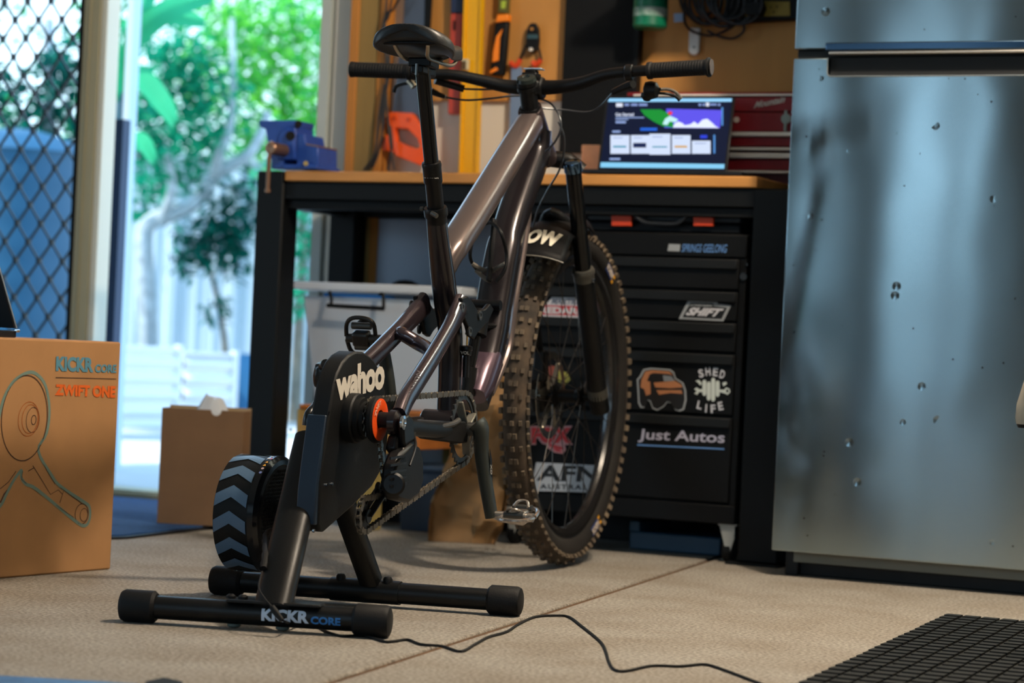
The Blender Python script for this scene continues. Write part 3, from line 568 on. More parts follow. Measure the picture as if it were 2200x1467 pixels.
for dx, dy in ((-6, -3), (7, -4), (0, 8)): p = AY(1662 + dx, 18 + dy, TY - .0485); mb.box(p + V3(-.0012, 0, -.003), p + V3(.0012, .001, .003))
mk('socket_slot', mb, M_blk, pb, sharp=0, kind='stuff')
shf = thing('shade_shelf', 'dark unseen shelf added above the power board to shade the wall', 'shelf', (-1.9, 5.5, 1.43))  # out-of-view shelf, added so its shadow darkens the plywood
mb = MB(); mb.box((-2.22, 5.34, 1.43), (-1.1, WY - .016, 1.455)); mk('shelf_board', mb, M_blk, shf, bevel=.002)
for x in (-2.15, -1.25): mb = MB(); mb.prism([(x, WY - .016, 1.43), (x, 5.40, 1.43), (x, WY - .016, 1.41)], (.02, 0, 0)); mk('shelf_arm', mb, M_blk, shf)
# ================================================================== UNDER THE BENCH
CY = 5.215
ch = thing('tool_cabinet', 'black rolling tool cabinet with stickered drawers under the bench', 'tool cabinet', (-2.1, CY, 0))
M_cab2 = mat('cabinet_black', '060708', .6, bump=.15, bs=300, spec=.2); M_lip = mat('drawer_lip', '0D0F10', .55, spec=.3)
cxl, cxr = -2.40, AY(1596, 700, CY).x; Z = lambda y, x=1580: AY(x, y, CY).z
dl, dr = cxl + .02, AY(1572, 900, CY).x
bx('body', (cxl, CY + .018, Z(1128)), (cxr, CY + .36, Z(502)), M_cab2, ch, .003)
bx('top_panel', (cxl, CY, Z(553)), (cxr, CY + .02, Z(505)), M_cab2, ch, .002)
for a, c in ((557, 622), (628, 690), (695, 757), (763, 893), (899, 1082)):
    r = bx('drawer', (dl, CY, Z(c)), (dr, CY + .016, Z(a)), M_cab2, ch, .002)
    mb = MB(); mb.box((dl + .002, CY - .009, Z(a + 22)), (dr - .002, CY, Z(a + 1))); mk('lip_handle', mb, M_lip, Root(r.ob, r.F), bevel=.002)
bx('base_rail', (cxl, CY + .002, Z(1128)), (cxr, CY + .02, Z(1088)), M_cab2, ch, .002)
bx('side_rail', (dr + .001, CY + .004, Z(1088)), (cxr, CY + .02, Z(554)), M_cab2, ch, .002)
mb = MB(); p = AY(1597, 594, CY - .002); mb.cyl(p, p + V3(0, .008, 0), .0085, 18); mk('lock', mb, mat('chrome', 'B8C0C8', .2, metal=1), ch)
mb = MB(); p = AY(1604, 568, CY); mb.cyl(p, p + V3(0, .006, 0), .003, 10); mk('screw', mb, mat('chrome', 'B8C0C8', .2, metal=1), ch)
M_cas = mat('castor_grey', 'A9ACA8', .4, metal=.4)
for px in (1571, 1108):
    c = AY(px, 1130, CY + .04); z1 = Z(1128)
    r = mk('castor', MB().box((c.x - .022, CY + .01, z1 - .004), (c.x + .022, CY + .06, z1)), M_cas, ch, bevel=.001)
    mb = MB(); mb.prism([(c.x - .019, CY + .012, z1 - .004), (c.x + .018, CY + .012, z1 - .004), (c.x + .018, CY + .012, .055), (c.x + .010, CY + .012, .026), (c.x + .002, CY + .012, .022), (c.x - .006, CY + .012, .04)], (0, .004, 0)); mk('fork', mb, M_cas, r, bevel=.001)
    mb = MB(); mb.cyl((c.x - .012, CY + .038, .028), (c.x + .012, CY + .038, .028), .028, 20, bev=.004); mk('castor_wheel', mb, M_blk, r)
sy = CY - .0012
M_wp = mat('white_print', 'BDBDC2', .5); M_gp2 = mat('grey_print', '8C9092', .5); M_bp = mat('blue_print', '5C86BC', .5); M_rp = mat('red_print', 'A83238', .5); M_bkp = mat('black_print', '0C0E10', .5)
def poly(nm, Ls, m, root, Y): 
    mb = MB()
    for L in Ls: mb.add(out(L, Y), [tuple(range(len(L)))])
    return mk(nm, mb, m, root, sharp=0)
def word(nm, s, L, m, root, Y, **k): return lettering(nm, s, quadmap(*out(L, Y)), m, root, **k)
word('sticker_lettering', 'SPRINGS GEELONG', [(1464, 541), (1560, 543), (1563, 525), (1467, 524)], M_bp, ch, sy, bold=.005)
poly('sticker', [[(1434, 539), (1460, 540), (1462, 525), (1437, 524)]], M_gp2, ch, sy)
# SHIFT sticker
O_ = [(1458, 685), (1554, 690), (1571, 656), (1542, 653), (1541, 645), (1479, 644)]; I_ = [(1466, 681), (1550, 685), (1562, 661), (1534, 658), (1532, 651), (1484, 650)]
poly('sticker', [O_], M_gp2, ch, sy); poly('sticker_field', [I_], M_bkp, ch, sy - .0006)
word('sticker_lettering', 'SHIFT', [(1472, 677), (1548, 681), (1556, 663), (1480, 660)], M_wp, ch, sy - .0012, bold=.05, shear=.3)
word('sticker_lettering', 'DIESEL', [(1481, 657), (1532, 659), (1534, 654), (1484, 653)], M_gp2, ch, sy - .0012, bold=.04, shear=.3)
# car sticker
car = [(1371, 866), (1369, 830), (1368, 815), (1374, 808), (1382, 793), (1398, 790), (1440, 793), (1448, 799), (1452, 812), (1468, 822), (1474, 838), (1475, 860), (1470, 880), (1460, 884), (1450, 880), (1442, 866), (1434, 864), (1426, 874), (1412, 882), (1402, 878), (1396, 862), (1390, 860), (1384, 876), (1376, 876)]
cxm, cym = 1421, 836
def shr(L, k): return [(cxm + (x - cxm) * k, cym + (y - cym) * k) for x, y in L]
poly('sticker', [car], M_gp2, ch, sy); poly('sticker_field', [shr(car, .93)], mat('sticker_black', '100E0E', .5), ch, sy - .0006)
M_op = mat('orange_print', '9E6844', .5)
poly('sticker_picture', [[(1378, 816), (1386, 798), (1400, 795), (1438, 798), (1446, 806), (1436, 803), (1404, 801), (1396, 804), (1390, 818), (1397, 820), (1398, 846), (1388, 850), (1384, 836), (1376, 832)], [(1404, 822), (1450, 818), (1464, 826), (1466, 832), (1440, 834), (1408, 832)], [(1410, 838), (1464, 838), (1466, 846), (1440, 844), (1416, 848)]], M_op, ch, sy - .0012)
poly('sticker_picture', [[(1424, 806), (1442, 808), (1450, 818), (1426, 819)]], mat('glass_print', '6E747A', .5), ch, sy - .0012)
# SHED LIFE
for i, (chh, x, y, rt) in enumerate([('S', 1506, 802, -.22), ('H', 1521, 798, -.08), ('E', 1537, 799, .10), ('D', 1552, 804, .25), ('L', 1503, 870, .22), ('I', 1517, 877, .08), ('F', 1532, 878, -.06), ('E', 1548, 872, -.2)]):
    w = 5.2 if chh != 'I' else 1.6; h = 9; c_, s_ = cos(rt), sin(rt); L = [(x + a * c_ - b_ * s_, y + a * s_ + b_ * c_) for a, b_ in ((-w, h), (w, h), (w, -h), (-w, -h))]
    word('sticker_lettering', chh, L, M_wp, ch, sy, bold=.03)
M_coil = mat('pale_print', 'BFC6BE', .5)
coil = []
for i, x in enumerate((1513, 1522.5, 1532, 1541.5)): y0, y1 = ((816, 850), (820, 860), (812, 862), (818, 852))[i]; coil.append([(x - 4, y0 + 4), (x - 2, y0), (x + 3, y0), (x + 4.5, y0 + 4), (x + 4.5, y1 - 4), (x + 2, y1), (x - 2, y1), (x - 4, y1 - 4)])
poly('sticker_picture', coil, M_coil, ch, sy)
poly('sticker_picture', [[(1491, 836), (1497, 832), (1502, 836), (1510, 836), (1510, 842), (1502, 842), (1498, 848), (1491, 845), (1496, 842), (1496, 839)], [(1546, 837), (1556, 837), (1560, 832), (1567, 835), (1569, 842), (1563, 848), (1557, 845), (1546, 842)], [(1494, 818), (1502, 816), (1508, 824), (1504, 828), (1500, 822)], [(1552, 822), (1560, 820), (1562, 824), (1554, 830)]], M_coil, ch, sy - .0002)
poly('sticker_picture', [[(1560, 837), (1564, 836), (1566, 840), (1563, 844), (1560, 842)]], M_bkp, ch, sy - .0006)
word('sticker_lettering', 'Just Autos', [(1370, 950), (1556, 959), (1558, 928), (1374, 921)], mat('lilac_print', 'A6A4B4', .5), ch, sy, bold=.018)
poly('sticker_underline', [[(1369, 957), (1556, 966), (1556, 963), (1369, 954)]], M_bp, ch, sy)
poly('sticker_picture', [[(1172, 792), (1184, 785), (1204, 790), (1206, 808), (1190, 816), (1174, 812)]], mat('rust_print', '7A3A2C', .5), ch, sy)
poly('sticker_picture', [[(1200, 796), (1218, 800), (1226, 816), (1212, 828), (1198, 818)]], mat('olive_print', '8A8638', .5), ch, sy - .0004)
# stickers seen through the wheel
poly('sticker', [[(1172, 655), (1262, 658), (1263, 640), (1186, 638)]], M_wp, ch, sy); word('sticker_lettering', 'MAXTRAX', [(1184, 653), (1258, 656), (1259, 642), (1188, 641)], mat('slate_print', '5A6476', .5), ch, sy - .0006, bold=.04)
poly('sticker', [[(1164, 676), (1262, 679), (1262, 658), (1172, 655)]], M_rp, ch, sy); word('sticker_lettering', 'REDARC', [(1160, 673), (1258, 676), (1258, 661), (1160, 658)], M_wp, ch, sy - .0006, bold=.05)
poly('sticker', [[(1162, 682), (1262, 685), (1262, 679), (1164, 676)]], M_wp, ch, sy)
word('sticker_outline', 'FOX', [(1138, 956), (1231, 956), (1231, 914), (1138, 914)], mat('pink_print', 'B8888C', .5), ch, sy, bold=.12)
word('sticker_lettering', 'FOX', [(1142, 952), (1227, 952), (1227, 918), (1142, 918)], mat('bright_red_print', 'B8282E', .5), ch, sy - .0006, bold=.06)
poly('sticker_picture', [[(1170, 945), (1176, 962), (1192, 972), (1210, 975), (1216, 966), (1212, 950), (1200, 942)]], mat('pink_print', 'B8888C', .5), ch, sy - .0003)
poly('sticker_picture', [[(1176, 950), (1182, 960), (1196, 966), (1208, 966), (1208, 960), (1194, 956)], [(1184, 964), (1196, 970), (1208, 972), (1204, 967)]], M_rp, ch, sy - .0008)
poly('sticker', [[(1140, 1054), (1277, 1058), (1292, 1000), (1152, 993)]], mat('white_sticker', 'A9AFB6', .5), ch, sy)
word('sticker_lettering', 'AFN', [(1152, 1032), (1286, 1036), (1290, 1002), (1158, 998)], M_bkp, ch, sy - .0006, bold=.03)
word('sticker_lettering', 'AUSTRALIA', [(1160, 1050), (1286, 1053), (1287, 1042), (1160, 1039)], M_bkp, ch, sy - .0006, bold=.03, spacing=1.25)
# tool case with orange latches
tcz = ch_top = Z(502)
tcs = thing('tool_case', 'flat black plastic tool case with orange latches on top of the cabinet', 'case', (-2.05, CY + .02, tcz))
M_cs = mat('case_black', '090C10', .6, spec=.25); a_, c_ = AY(1262, 480, CY + .03).x, AY(1592, 480, CY + .03).x
bx('lower_shell', (a_ , CY + .03, tcz), (c_, CY + .33, Z(480)), M_cs, tcs, .006); bx('upper_shell', (a_, CY + .03, Z(480) + .001), (c_, CY + .33, Z(456)), mat('case_grey', '12171D', .45), tcs, .006)
for x0, x1 in ((1313, 1356), (1489, 1532)): 
    mb = MB(); mb.prism(out([(x0, 486), (x1, 486), (x1, 460), (x0, 460)], CY + .018), (0, .012, 0)); mk('latch', mb, mat('orange_latch', 'C43C18', .5), tcs, bevel=.002)
mb = MB(); mb.tube(catmull([AY(x, y, CY + .014) for x, y in ((1366, 464), (1386, 478), (1420, 481), (1455, 480), (1476, 464))], 5), .0055, 8); mk('handle', mb, mat('case_grey', '12171D', .45), tcs)
# dark blue tray under the cabinet
p0, p1 = AZ(1352, 1171, .0), AZ(1556, 1180, .0)
tyr = thing('storage_tray', 'low dark blue tray on the floor beneath the cabinet', 'tray', (-2.1, CY + .14, 0))
M_tr = mat('dark_blue_plastic', '1C3A50', .5); mb = MB(); mb.box((AY(1352, 1165, CY + .14).x, CY + .14, .002), (AY(1548, 1165, CY + .14).x, CY + .34, .045)); mk('tray', mb, M_tr, tyr, bevel=.004)
mb = MB(); mb.box((AY(1350, 1165, CY + .13).x, CY + .132, .045), (AY(1372, 1165, CY + .13).x, CY + .34, .07)); mk('tray_end', mb, M_tr, tyr, bevel=.003)
# timber stand
ts = thing('timber_stand', 'rough treated-pine stand carrying the clear tub', 'stand', (-2.95, 5.35, 0))
zt = .292; sx0, sx1 = -3.06, AY(900, 960, 5.30).x
bx('front_board', (sx0, 5.30, zt - .10), (AY(636, 920, 5.30).x, 5.345, zt), M_treat, ts, .003, label='greenish treated board with two screw holes')
bx('front_board', (AY(637, 920, 5.30).x, 5.302, zt - .10), (sx1 - .03, 5.343, zt), mat('pale_pine', 'B09058', .6, var=.2, vs=14, stretch=(.2, 1, 1)), ts, .003)
bx('top_board', (sx0, 5.30, zt), (sx1, 5.60, zt + .012), mat('orange_pine', 'B0682C', .6, var=.2, vs=14), ts, .002)
bx('side_board', (sx1 - .03, 5.302, zt - .085), (sx1, 5.59, zt), mat('orange_pine', 'B0682C', .6, var=.2, vs=14), ts, .002)
for x, y in ((AY(768, 1100, 5.29).x, 5.28), (sx0 + .01, 5.50), (sx1 - .06, 5.55)): bx('leg', (x, y, 0), (x + .05, y + .045, zt - .001 if y > 5.4 else zt - .002), M_treat, ts, .003)
mb = MB()
for px in (597, 624): p = AY(px, 923, 5.299); mb.cyl(p, p + V3(0, .002, 0), .0035, 10)
mk('screw_hole', mb, M_blk, ts, kind='stuff')
# clear tub
tb = thing('storage_tub', 'translucent plastic storage tub with a black handle under the bench', 'tub', (-2.95, 5.4, zt + .012))
M_tub = mat('milky_plastic', 'EEF2F6', .35, spec=.5)
def translucent(m, f):
    t = m.node_tree; b = t.nodes['Principled BSDF']; o = t.nodes['Material Output']; tl = t.nodes.new('ShaderNodeBsdfTranslucent'); tl.inputs[0].default_value = b.inputs['Base Color'].default_value[:]
    mx = t.nodes.new('ShaderNodeMixShader'); mx.inputs[0].default_value = f; t.links.new(b.outputs[0], mx.inputs[1]); t.links.new(tl.outputs[0], mx.inputs[2]); t.links.new(mx.outputs[0], o.inputs[0])
translucent(M_tub, .6)
def frus(y0): pass
zt2 = zt + .012; tz = AY(780, 640, 5.31).z
xa, xb_ = AY(652, 640, 5.31).x, AY(985, 640, 5.31).x; xa2, xb2 = AY(672, 860, 5.31).x, AY(960, 860, 5.31).x
def shell(x0, x1, y0, y1, X0, X1, Y0, Y1, z0, z1, th):
    mb = MB(); o = [(x0, y0, z0), (x1, y0, z0), (x1, y1, z0), (x0, y1, z0), (X0, Y0, z1), (X1, Y0, z1), (X1, Y1, z1), (X0, Y1, z1)]
    i = [(x0 + th, y0 + th, z0 + th), (x1 - th, y0 + th, z0 + th), (x1 - th, y1 - th, z0 + th), (x0 + th, y1 - th, z0 + th), (X0 + th, Y0 + th, z1), (X1 - th, Y0 + th, z1), (X1 - th, Y1 - th, z1), (X0 + th, Y1 - th, z1)]
    mb.add(o + i, [(0, 3, 2, 1), (0, 1, 5, 4), (1, 2, 6, 5), (2, 3, 7, 6), (3, 0, 4, 7), (8, 9, 10, 11), (8, 12, 13, 9), (9, 13, 14, 10), (10, 14, 15, 11), (11, 15, 12, 8), (4, 5, 13, 12), (5, 6, 14, 13), (6, 7, 15, 14), (7, 4, 12, 15)]); return mb
mk('body', shell(xa2, xb2, 5.325, 5.57, xa, xb_, 5.31, 5.59, zt2, tz, .004), M_tub, tb, bevel=.004)
zr0, zr1 = AY(700, 620, 5.30).z, AY(700, 606, 5.30).z
bx('lid', (AY(619, 612, 5.30).x, 5.29, zr0 - .004), (xb_ + .015, 5.61, zr1), M_tub, tb, .004)
tb.ob.parent = None
bx('blue_content', (AY(690, 650, 5.33).x, 5.335, AY(700, 660, 5.33).z), (AY(822, 650, 5.33).x, 5.40, AY(700, 628, 5.33).z), mat('blue_content', '2E7CC4', .5), tb, .006) 
hd = catmull([AY(706, 628, 5.297), AY(710, 640, 5.29), AY(709, 654, 5.283), AY(703, 656, 5.28)], 4)
mb = MB(); mb.tube([AY(703, 656, 5.28), AY(825, 663, 5.28)], .0055, 8); mb.tube(catmull([AY(708, 627, 5.295), AY(712, 642, 5.285), AY(711, 656, 5.28)], 3), .0045, 8); mb.tube(catmull([AY(816, 632, 5.295), AY(823, 634, 5.285), AY(824, 662, 5.28)], 3), .0045, 8); mk('handle', mb, M_blk, tb)
r = mk('dark_bowl', MB().lathe((AY(871, 612, 5.42).x, 5.42, zr1), (0, 0, 1), [(.0, 0), (.03, 0), (.035, .006), (.018, .014), (0, .016)], 24), M_blk); tag(r.ob, 'small dark dish on the tub lid', 'dish')
# paper bag
bagF = Frame(AZ(912, 1166, 0), radians(-20))
pb_ = thing('paper_bag', 'crumpled brown paper bag standing on the floor behind the crank', 'bag', F=bagF)
M_bag = mat('kraft_paper', '80603A', .7, var=.12, vs=8); import bmesh
rnd = random.Random(4)
def crumple(mb, amp, sc, seed):
    from mathutils import noise
    for i, p in enumerate(mb.v):
        n = noise.noise_vector(p * sc + V3(seed, 0, 0)); n2 = noise.noise_vector(p * sc * 2.7 + V3(0, seed, 0)); mb.v[i] = p + n * amp + V3(abs(n2.x), abs(n2.y), abs(n2.z)) * amp * 1.1
mb = MB(); nz, nu = 34, 84; R = []
for i in range(nz + 1):
    t_ = i / nz; z = .41 * t_; w = .175 + .025 * sin(t_ * 5 + .3) - .04 * max(0, .5 - abs(t_ - .45)); d = .10 - .05 * t_; cx_ = .085 + .05 * t_ ** 1.2; ring = []
    for k in range(nu):
        a = 2 * pi * k / nu; e = .35; ca, sa = cos(a), sin(a); ring.append(V3(cx_ + w / 2 * math.copysign(abs(ca) ** e, ca), .06 + d / 2 * math.copysign(abs(sa) ** e, sa), z))
    R.append(ring)
mb.rings(R, caps=False); zf = [p.z for p in mb.v]
crumple(mb, .012, 9, 3.1)
for i, p in enumerate(mb.v):
    g_ = .022 * abs(sin(10 * p.x + 13 * p.z + .6)) + .016 * abs(sin(19 * p.x - 12 * p.z + 1.1)) + .008 * abs(sin(34 * p.z + 9 * p.x)); mb.v[i] = V3(p.x + .4 * g_ * (1 if p.x < .1 else -1), p.y + g_ * (1 if p.y < .06 else -1), p.z)
for i, z in enumerate(zf):
    if z < .02: mb.v[i].z = max(0.001, z)
mk('bag', mb, M_bag, pb_, local=True, sharp=24)
# blue-grey storage crate behind
r = thing('plastic_crate', 'dark slate-blue plastic crate behind the paper bag', 'crate', (-2.55, 5.33, 0))
mk('body', shell(AY(862, 1080, 5.36).x, AY(975, 1080, 5.36).x, 5.362, 5.53, AY(858, 1000, 5.36).x, AY(980, 1000, 5.36).x, 5.352, 5.54, .0, AY(900, 1000, 5.36).z - .012, .004), mat('slate_plastic', '2C3E54', .5), r, bevel=.003)
mb = MB(); mb.box((AY(855, 1000, 5.35).x, 5.345, AY(900, 1000, 5.36).z - .012), (AY(984, 1000, 5.35).x, 5.545, AY(900, 1000, 5.36).z)); mk('lid', mb, mat('slate_plastic', '2C3E54', .5), r, bevel=.003)
# small carton by the door
A0 = AZ(337, 1123, .0105); A1 = AZ(513, 1133, .0105); dv = A1 - A0; CF = Frame(A0, -atan2(dv.y, dv.x)); cw = dv.length
cz = CF.Q(400, 878, 0).z
ct = thing('cardboard_box', 'open plain brown cardboard box on the blue mat by the door', 'box', F=CF)
M_cb = mat('cardboard_dark', '74563A', .8, var=.08, vs=12); M_cbi = mat('cardboard_inside', 'A58A66', .8)
CD = .07
mb = MB(); hx = cw * .66; hr = .0135; n = 10
arc = [V3(hx + hr * cos(pi + pi * k / n), 0, cz + hr * sin(pi + pi * k / n)) for k in range(n + 1)]
mb.prism([V3(0, 0, 0), V3(0, 0, cz)] + arc + [V3(cw, 0, cz), V3(cw, 0, 0)], (0, .004, 0)); mk('front_panel', mb, M_cb, ct, local=True)
for nm, a, c in (('back_panel', (0, CD, 0), (cw, CD + .004, cz + .006)), ('side_panel', (0, .004, 0), (.004, CD, cz)), ('side_panel', (cw - .004, .004, 0), (cw, CD, cz)), ('bottom_panel', (0.004, .004, 0.004), (cw - .004, CD, .008))):
    mb = MB(); mb.box(a, c); mk(nm, mb, M_cbi if nm == 'back_panel' else M_cb, ct, local=True)
r = mk('packing_wrap', (lambda m_: (crumple(m_, .012, 30, 9), m_)[1])(MB().lathe(CF.w((cw * .5, .07, cz - .12)), (0, 0, 1), [(0, 0), (.05, .01), (.055, .06), (.04, .11), (.02, .145), (0, .15)], 18)), mat('clear_wrap', 'E8ECF0', .2, trans=.3), sharp=25); tag(r.ob, 'crumpled clear packing wrap poking out of the open box', 'wrapping')
# ================================================================== FRIDGE
FY = 5.0; fxl = -1.684; fxr = -.97
M_fr = bpy.data.materials.new('brushed_steel'); M_fr.use_nodes = True; t = M_fr.node_tree; b = t.nodes['Principled BSDF']
b.inputs['Metallic'].default_value = 1; b.inputs['Roughness'].default_value = .15; b.inputs['Anisotropic'].default_value = .9
b.inputs['Base Color'].default_value = (.43, .54, .59, 1)
cc = t.nodes.new('ShaderNodeTexCoord'); tg = t.nodes.new('ShaderNodeCombineXYZ'); tg.inputs[2].default_value = 1; t.links.new(tg.outputs[0], b.inputs['Tangent'])
vor = t.nodes.new('ShaderNodeTexVoronoi'); vor.inputs['Scale'].default_value = 13; t.links.new(cc.outputs['Object'], vor.inputs['Vector'])
dr_ = t.nodes.new('ShaderNodeValToRGB'); dr_.color_ramp.elements[0].position = .0; dr_.color_ramp.elements[1].position = .13; dr_.color_ramp.elements[0].color = (0, 0, 0, 1); t.links.new(vor.outputs['Distance'], dr_.inputs[0])
ns = t.nodes.new('ShaderNodeTexNoise'); ns.inputs['Scale'].default_value = 3.0; t.links.new(cc.outputs['Object'], ns.inputs['Vector'])
gt = t.nodes.new('ShaderNodeMath'); gt.operation = 'GREATER_THAN'; gt.inputs[1].default_value = .5; t.links.new(ns.outputs['Fac'], gt.inputs[0])
mu = t.nodes.new('ShaderNodeMix'); mu.data_type = 'FLOAT'; mu.inputs[2].default_value = .55; dr_.color_ramp.elements[1].color = (.55, .55, .55, 1); t.links.new(gt.outputs[0], mu.inputs[0]); t.links.new(dr_.outputs[0], mu.inputs[3])
bp = t.nodes.new('ShaderNodeBump'); bp.inputs['Strength'].default_value = .35; bp.inputs['Distance'].default_value = .004; wn = t.nodes.new('ShaderNodeTexNoise'); wn.inputs['Scale'].default_value = 3.0; wn.inputs['Detail'].default_value = 1; t.links.new(cc.outputs['Object'], wn.inputs['Vector']); ad = t.nodes.new('ShaderNodeMath'); ad.operation = 'MULTIPLY_ADD'; ad.inputs[1].default_value = 1.8; t.links.new(wn.outputs['Fac'], ad.inputs[0]); t.links.new(mu.outputs[0], ad.inputs[2]); t.links.new(ad.outputs[0], bp.inputs['Height']); t.links.new(bp.outputs[0], b.inputs['Normal'])
v2 = t.nodes.new('ShaderNodeTexVoronoi'); v2.inputs['Scale'].default_value = 30; t.links.new(cc.outputs['Object'], v2.inputs['Vector'])
r3 = t.nodes.new('ShaderNodeValToRGB'); r3.color_ramp.elements[0].position = .05; r3.color_ramp.elements[1].position = .09; r3.color_ramp.elements[0].color = (.10, .10, .10, 1); r3.color_ramp.elements[1].color = (.43, .54, .59, 1); t.links.new(v2.outputs['Distance'], r3.inputs[0])
n3 = t.nodes.new('ShaderNodeTexNoise'); n3.inputs['Scale'].default_value = 5; t.links.new(cc.outputs['Object'], n3.inputs['Vector']); g3 = t.nodes.new('ShaderNodeMath'); g3.operation = 'GREATER_THAN'; g3.inputs[1].default_value = .48; t.links.new(n3.outputs['Fac'], g3.inputs[0])
m3 = t.nodes.new('ShaderNodeMix'); m3.data_type = 'RGBA'; m3.inputs[6].default_value = (.43, .54, .59, 1); t.links.new(g3.outputs[0], m3.inputs[0]); t.links.new(r3.outputs[0], m3.inputs[7]); t.links.new(m3.outputs[2], b.inputs['Base Color'])
fr = thing('refrigerator', 'dented brushed steel fridge freezer with speckled front', 'fridge', (fxl, FY, 0))
M_fb = mat('fridge_body', '6E7478', .5); M_sp = mat('shadow_black', '0A0B0C', .6)
bx('cabinet', (fxl + .004, FY + .065, .10), (fxr, WY - .03, 1.76), M_fb, fr, .004)
bx('kick_plate', (fxl + .035, FY + .05, .03), (fxr - .02, FY + .07, .055), mat('kick_grey', '77786E', .5), fr, .002)
bx('plinth', (fxl + .02, FY + .075, .0), (fxr - .02, WY - .04, .10), M_sp, fr)
for x in (fxl + .015, fxr - .05): bx('foot', (x, FY + .055, .0), (x + .03, FY + .075, .055), M_sp, fr)
z1, z0 = 1.133, .056; nx, nz = AY(1778, 163, FY).x, AY(1778, 163, FY).z
r_ = .008
mb = MB(); cr = [(nx + r_ - r_ * cos(t_), nz + r_ - r_ * sin(t_)) for t_ in [pi / 2 * k / 5 for k in range(6)]]
L = [(fxl, z0), (fxr, z0), (fxr, nz)] + [(x, z) for x, z in cr[::-1]] + [(nx, z1), (fxl, z1)]
mb.prism([(x, FY, z) for x, z in L], (0, .06, 0)); mk('lower_door', mb, M_fr, fr, bevel=.003)
bx('handle_recess', (nx + .0, FY + .012, nz - .002), (fxr - .002, FY + .05, 1.137), M_sp, fr)
mb = MB(); ez = .0022; mb.prism([(x, FY - .0012, z) for x, z in [(nx, z1), (nx, nz + r_)] + [(x, z) for x, z in cr] + [(fxr, nz), (fxr, nz - ez)] + [(x - ez * .7, z - ez * .7) for x, z in cr[::-1]] + [(nx - ez, z1)]][::-1], (0, .004, 0)); mk('door_edge', mb, mat('bright_edge', 'D8D0C4', .25, metal=.9), fr)
bx('door_gap', (fxl + .003, FY + .015, 1.133), (fxr - .003, FY + .06, 1.152), M_sp, fr)
bx('freezer_door', (fxl, FY, 1.152), (fxr, FY + .06, 1.75), M_fr, fr, .003)
bx('handle_bar', (AY(1775, 100, FY - .012).x, FY - .02, 1.1455), (fxr - .005, FY + .005, AY(1775, 91, FY - .02).z), mat('blue_chrome', '5C7896', .15, metal=1), fr, .003)
bx('handle_lip', (nx + .005, FY - .018, 1.138), (fxr - .005, FY + .006, 1.1445), mat('bright_edge', 'D8D0C4', .25, metal=.9), fr, .002)
ra = thing('rag', 'pale wooden handle end poking in at the right edge of the picture', 'handle', AX(2196, 880, -1.0))
p = AD(2208, 872, 3.9)
mb = MB(); mb.tube([p + V3(.02, 0, .12), p + V3(.01, 0, .06), p, p - UP * .02, p - UP * .03], [.006, .012, .018, .019, .017], 14); mk('handle_end', mb, mat('weathered_wood', 'B8A890', .6, var=.3, vs=30, stretch=(1, 1, .2)), ra)
ra.ob.name = 'broom_handle'
mb = MB(); mb.tube([p - UP * .03, p - UP * .036], [.0165, .014], 14); mk('handle_tip', mb, M_blk, ra)
mb = MB(); top = p + V3(.02, 0, .12); mb.tube([top, V3(top.x + .25, top.y + .1, 1.2)], .012, 10); mk('shaft', mb, mat('weathered_wood', 'B8A890', .6, var=.3, vs=30, stretch=(1, 1, .2)), ra)
# ================================================================== MATS ON THE FLOOR
dm = thing('door_mat', 'blue ribbed door mat inside the sliding door', 'mat', (-3.6, 5.0, 0))
M_bm = mat('blue_carpet', '1A4270', .9, var=.35, vs=160, bump=1, bs=400)
mb = MB(); mb.prism([(-4.3, 4.62, .001), (-3.10, 4.47, .001), (-3.07, 4.55, .001), (-3.14, 5.56, .001), (-4.3, 5.56, .001)], (0, 0, .009)); mk('pile', mb, M_bm, dm, bevel=.002)
mb = MB(); mb.prism([(-4.3, 4.605, .0005), (-3.09, 4.452, .0005), (-3.057, 4.545, .0005), (-3.127, 5.575, .0005), (-4.3, 5.575, .0005)], (0, 0, .0055)); mk('rubber_edge', mb, mat('dark_rubber', '101318', .5), dm, bevel=.001)
rm = thing('rubber_mat', 'black slatted rubber mat on the concrete in front of the fridge', 'mat', (-1.17, 4.5, 0))
M_rm = mat('mat_rubber', '0F1110', .7, spec=.25); M_rm2 = mat('mat_rubber_dark', '0E0F10', .7)
a = AZ(2036, 1317, .014); c = AZ(1690, 1476, .014); X0 = a.x; Y1m = a.y; pitch = .0345; 
nsl = 0; slat_me = None
def inview(p):
    q = p - CAMP; d = q.dot(FW); U = FPX * q.dot(RT) / d; V = -FPX * q.z / d; return 1100 + U * cos(ROLL) - V * sin(ROLL) < 2215 and 745 + U * sin(ROLL) + V * cos(ROLL) < 1480
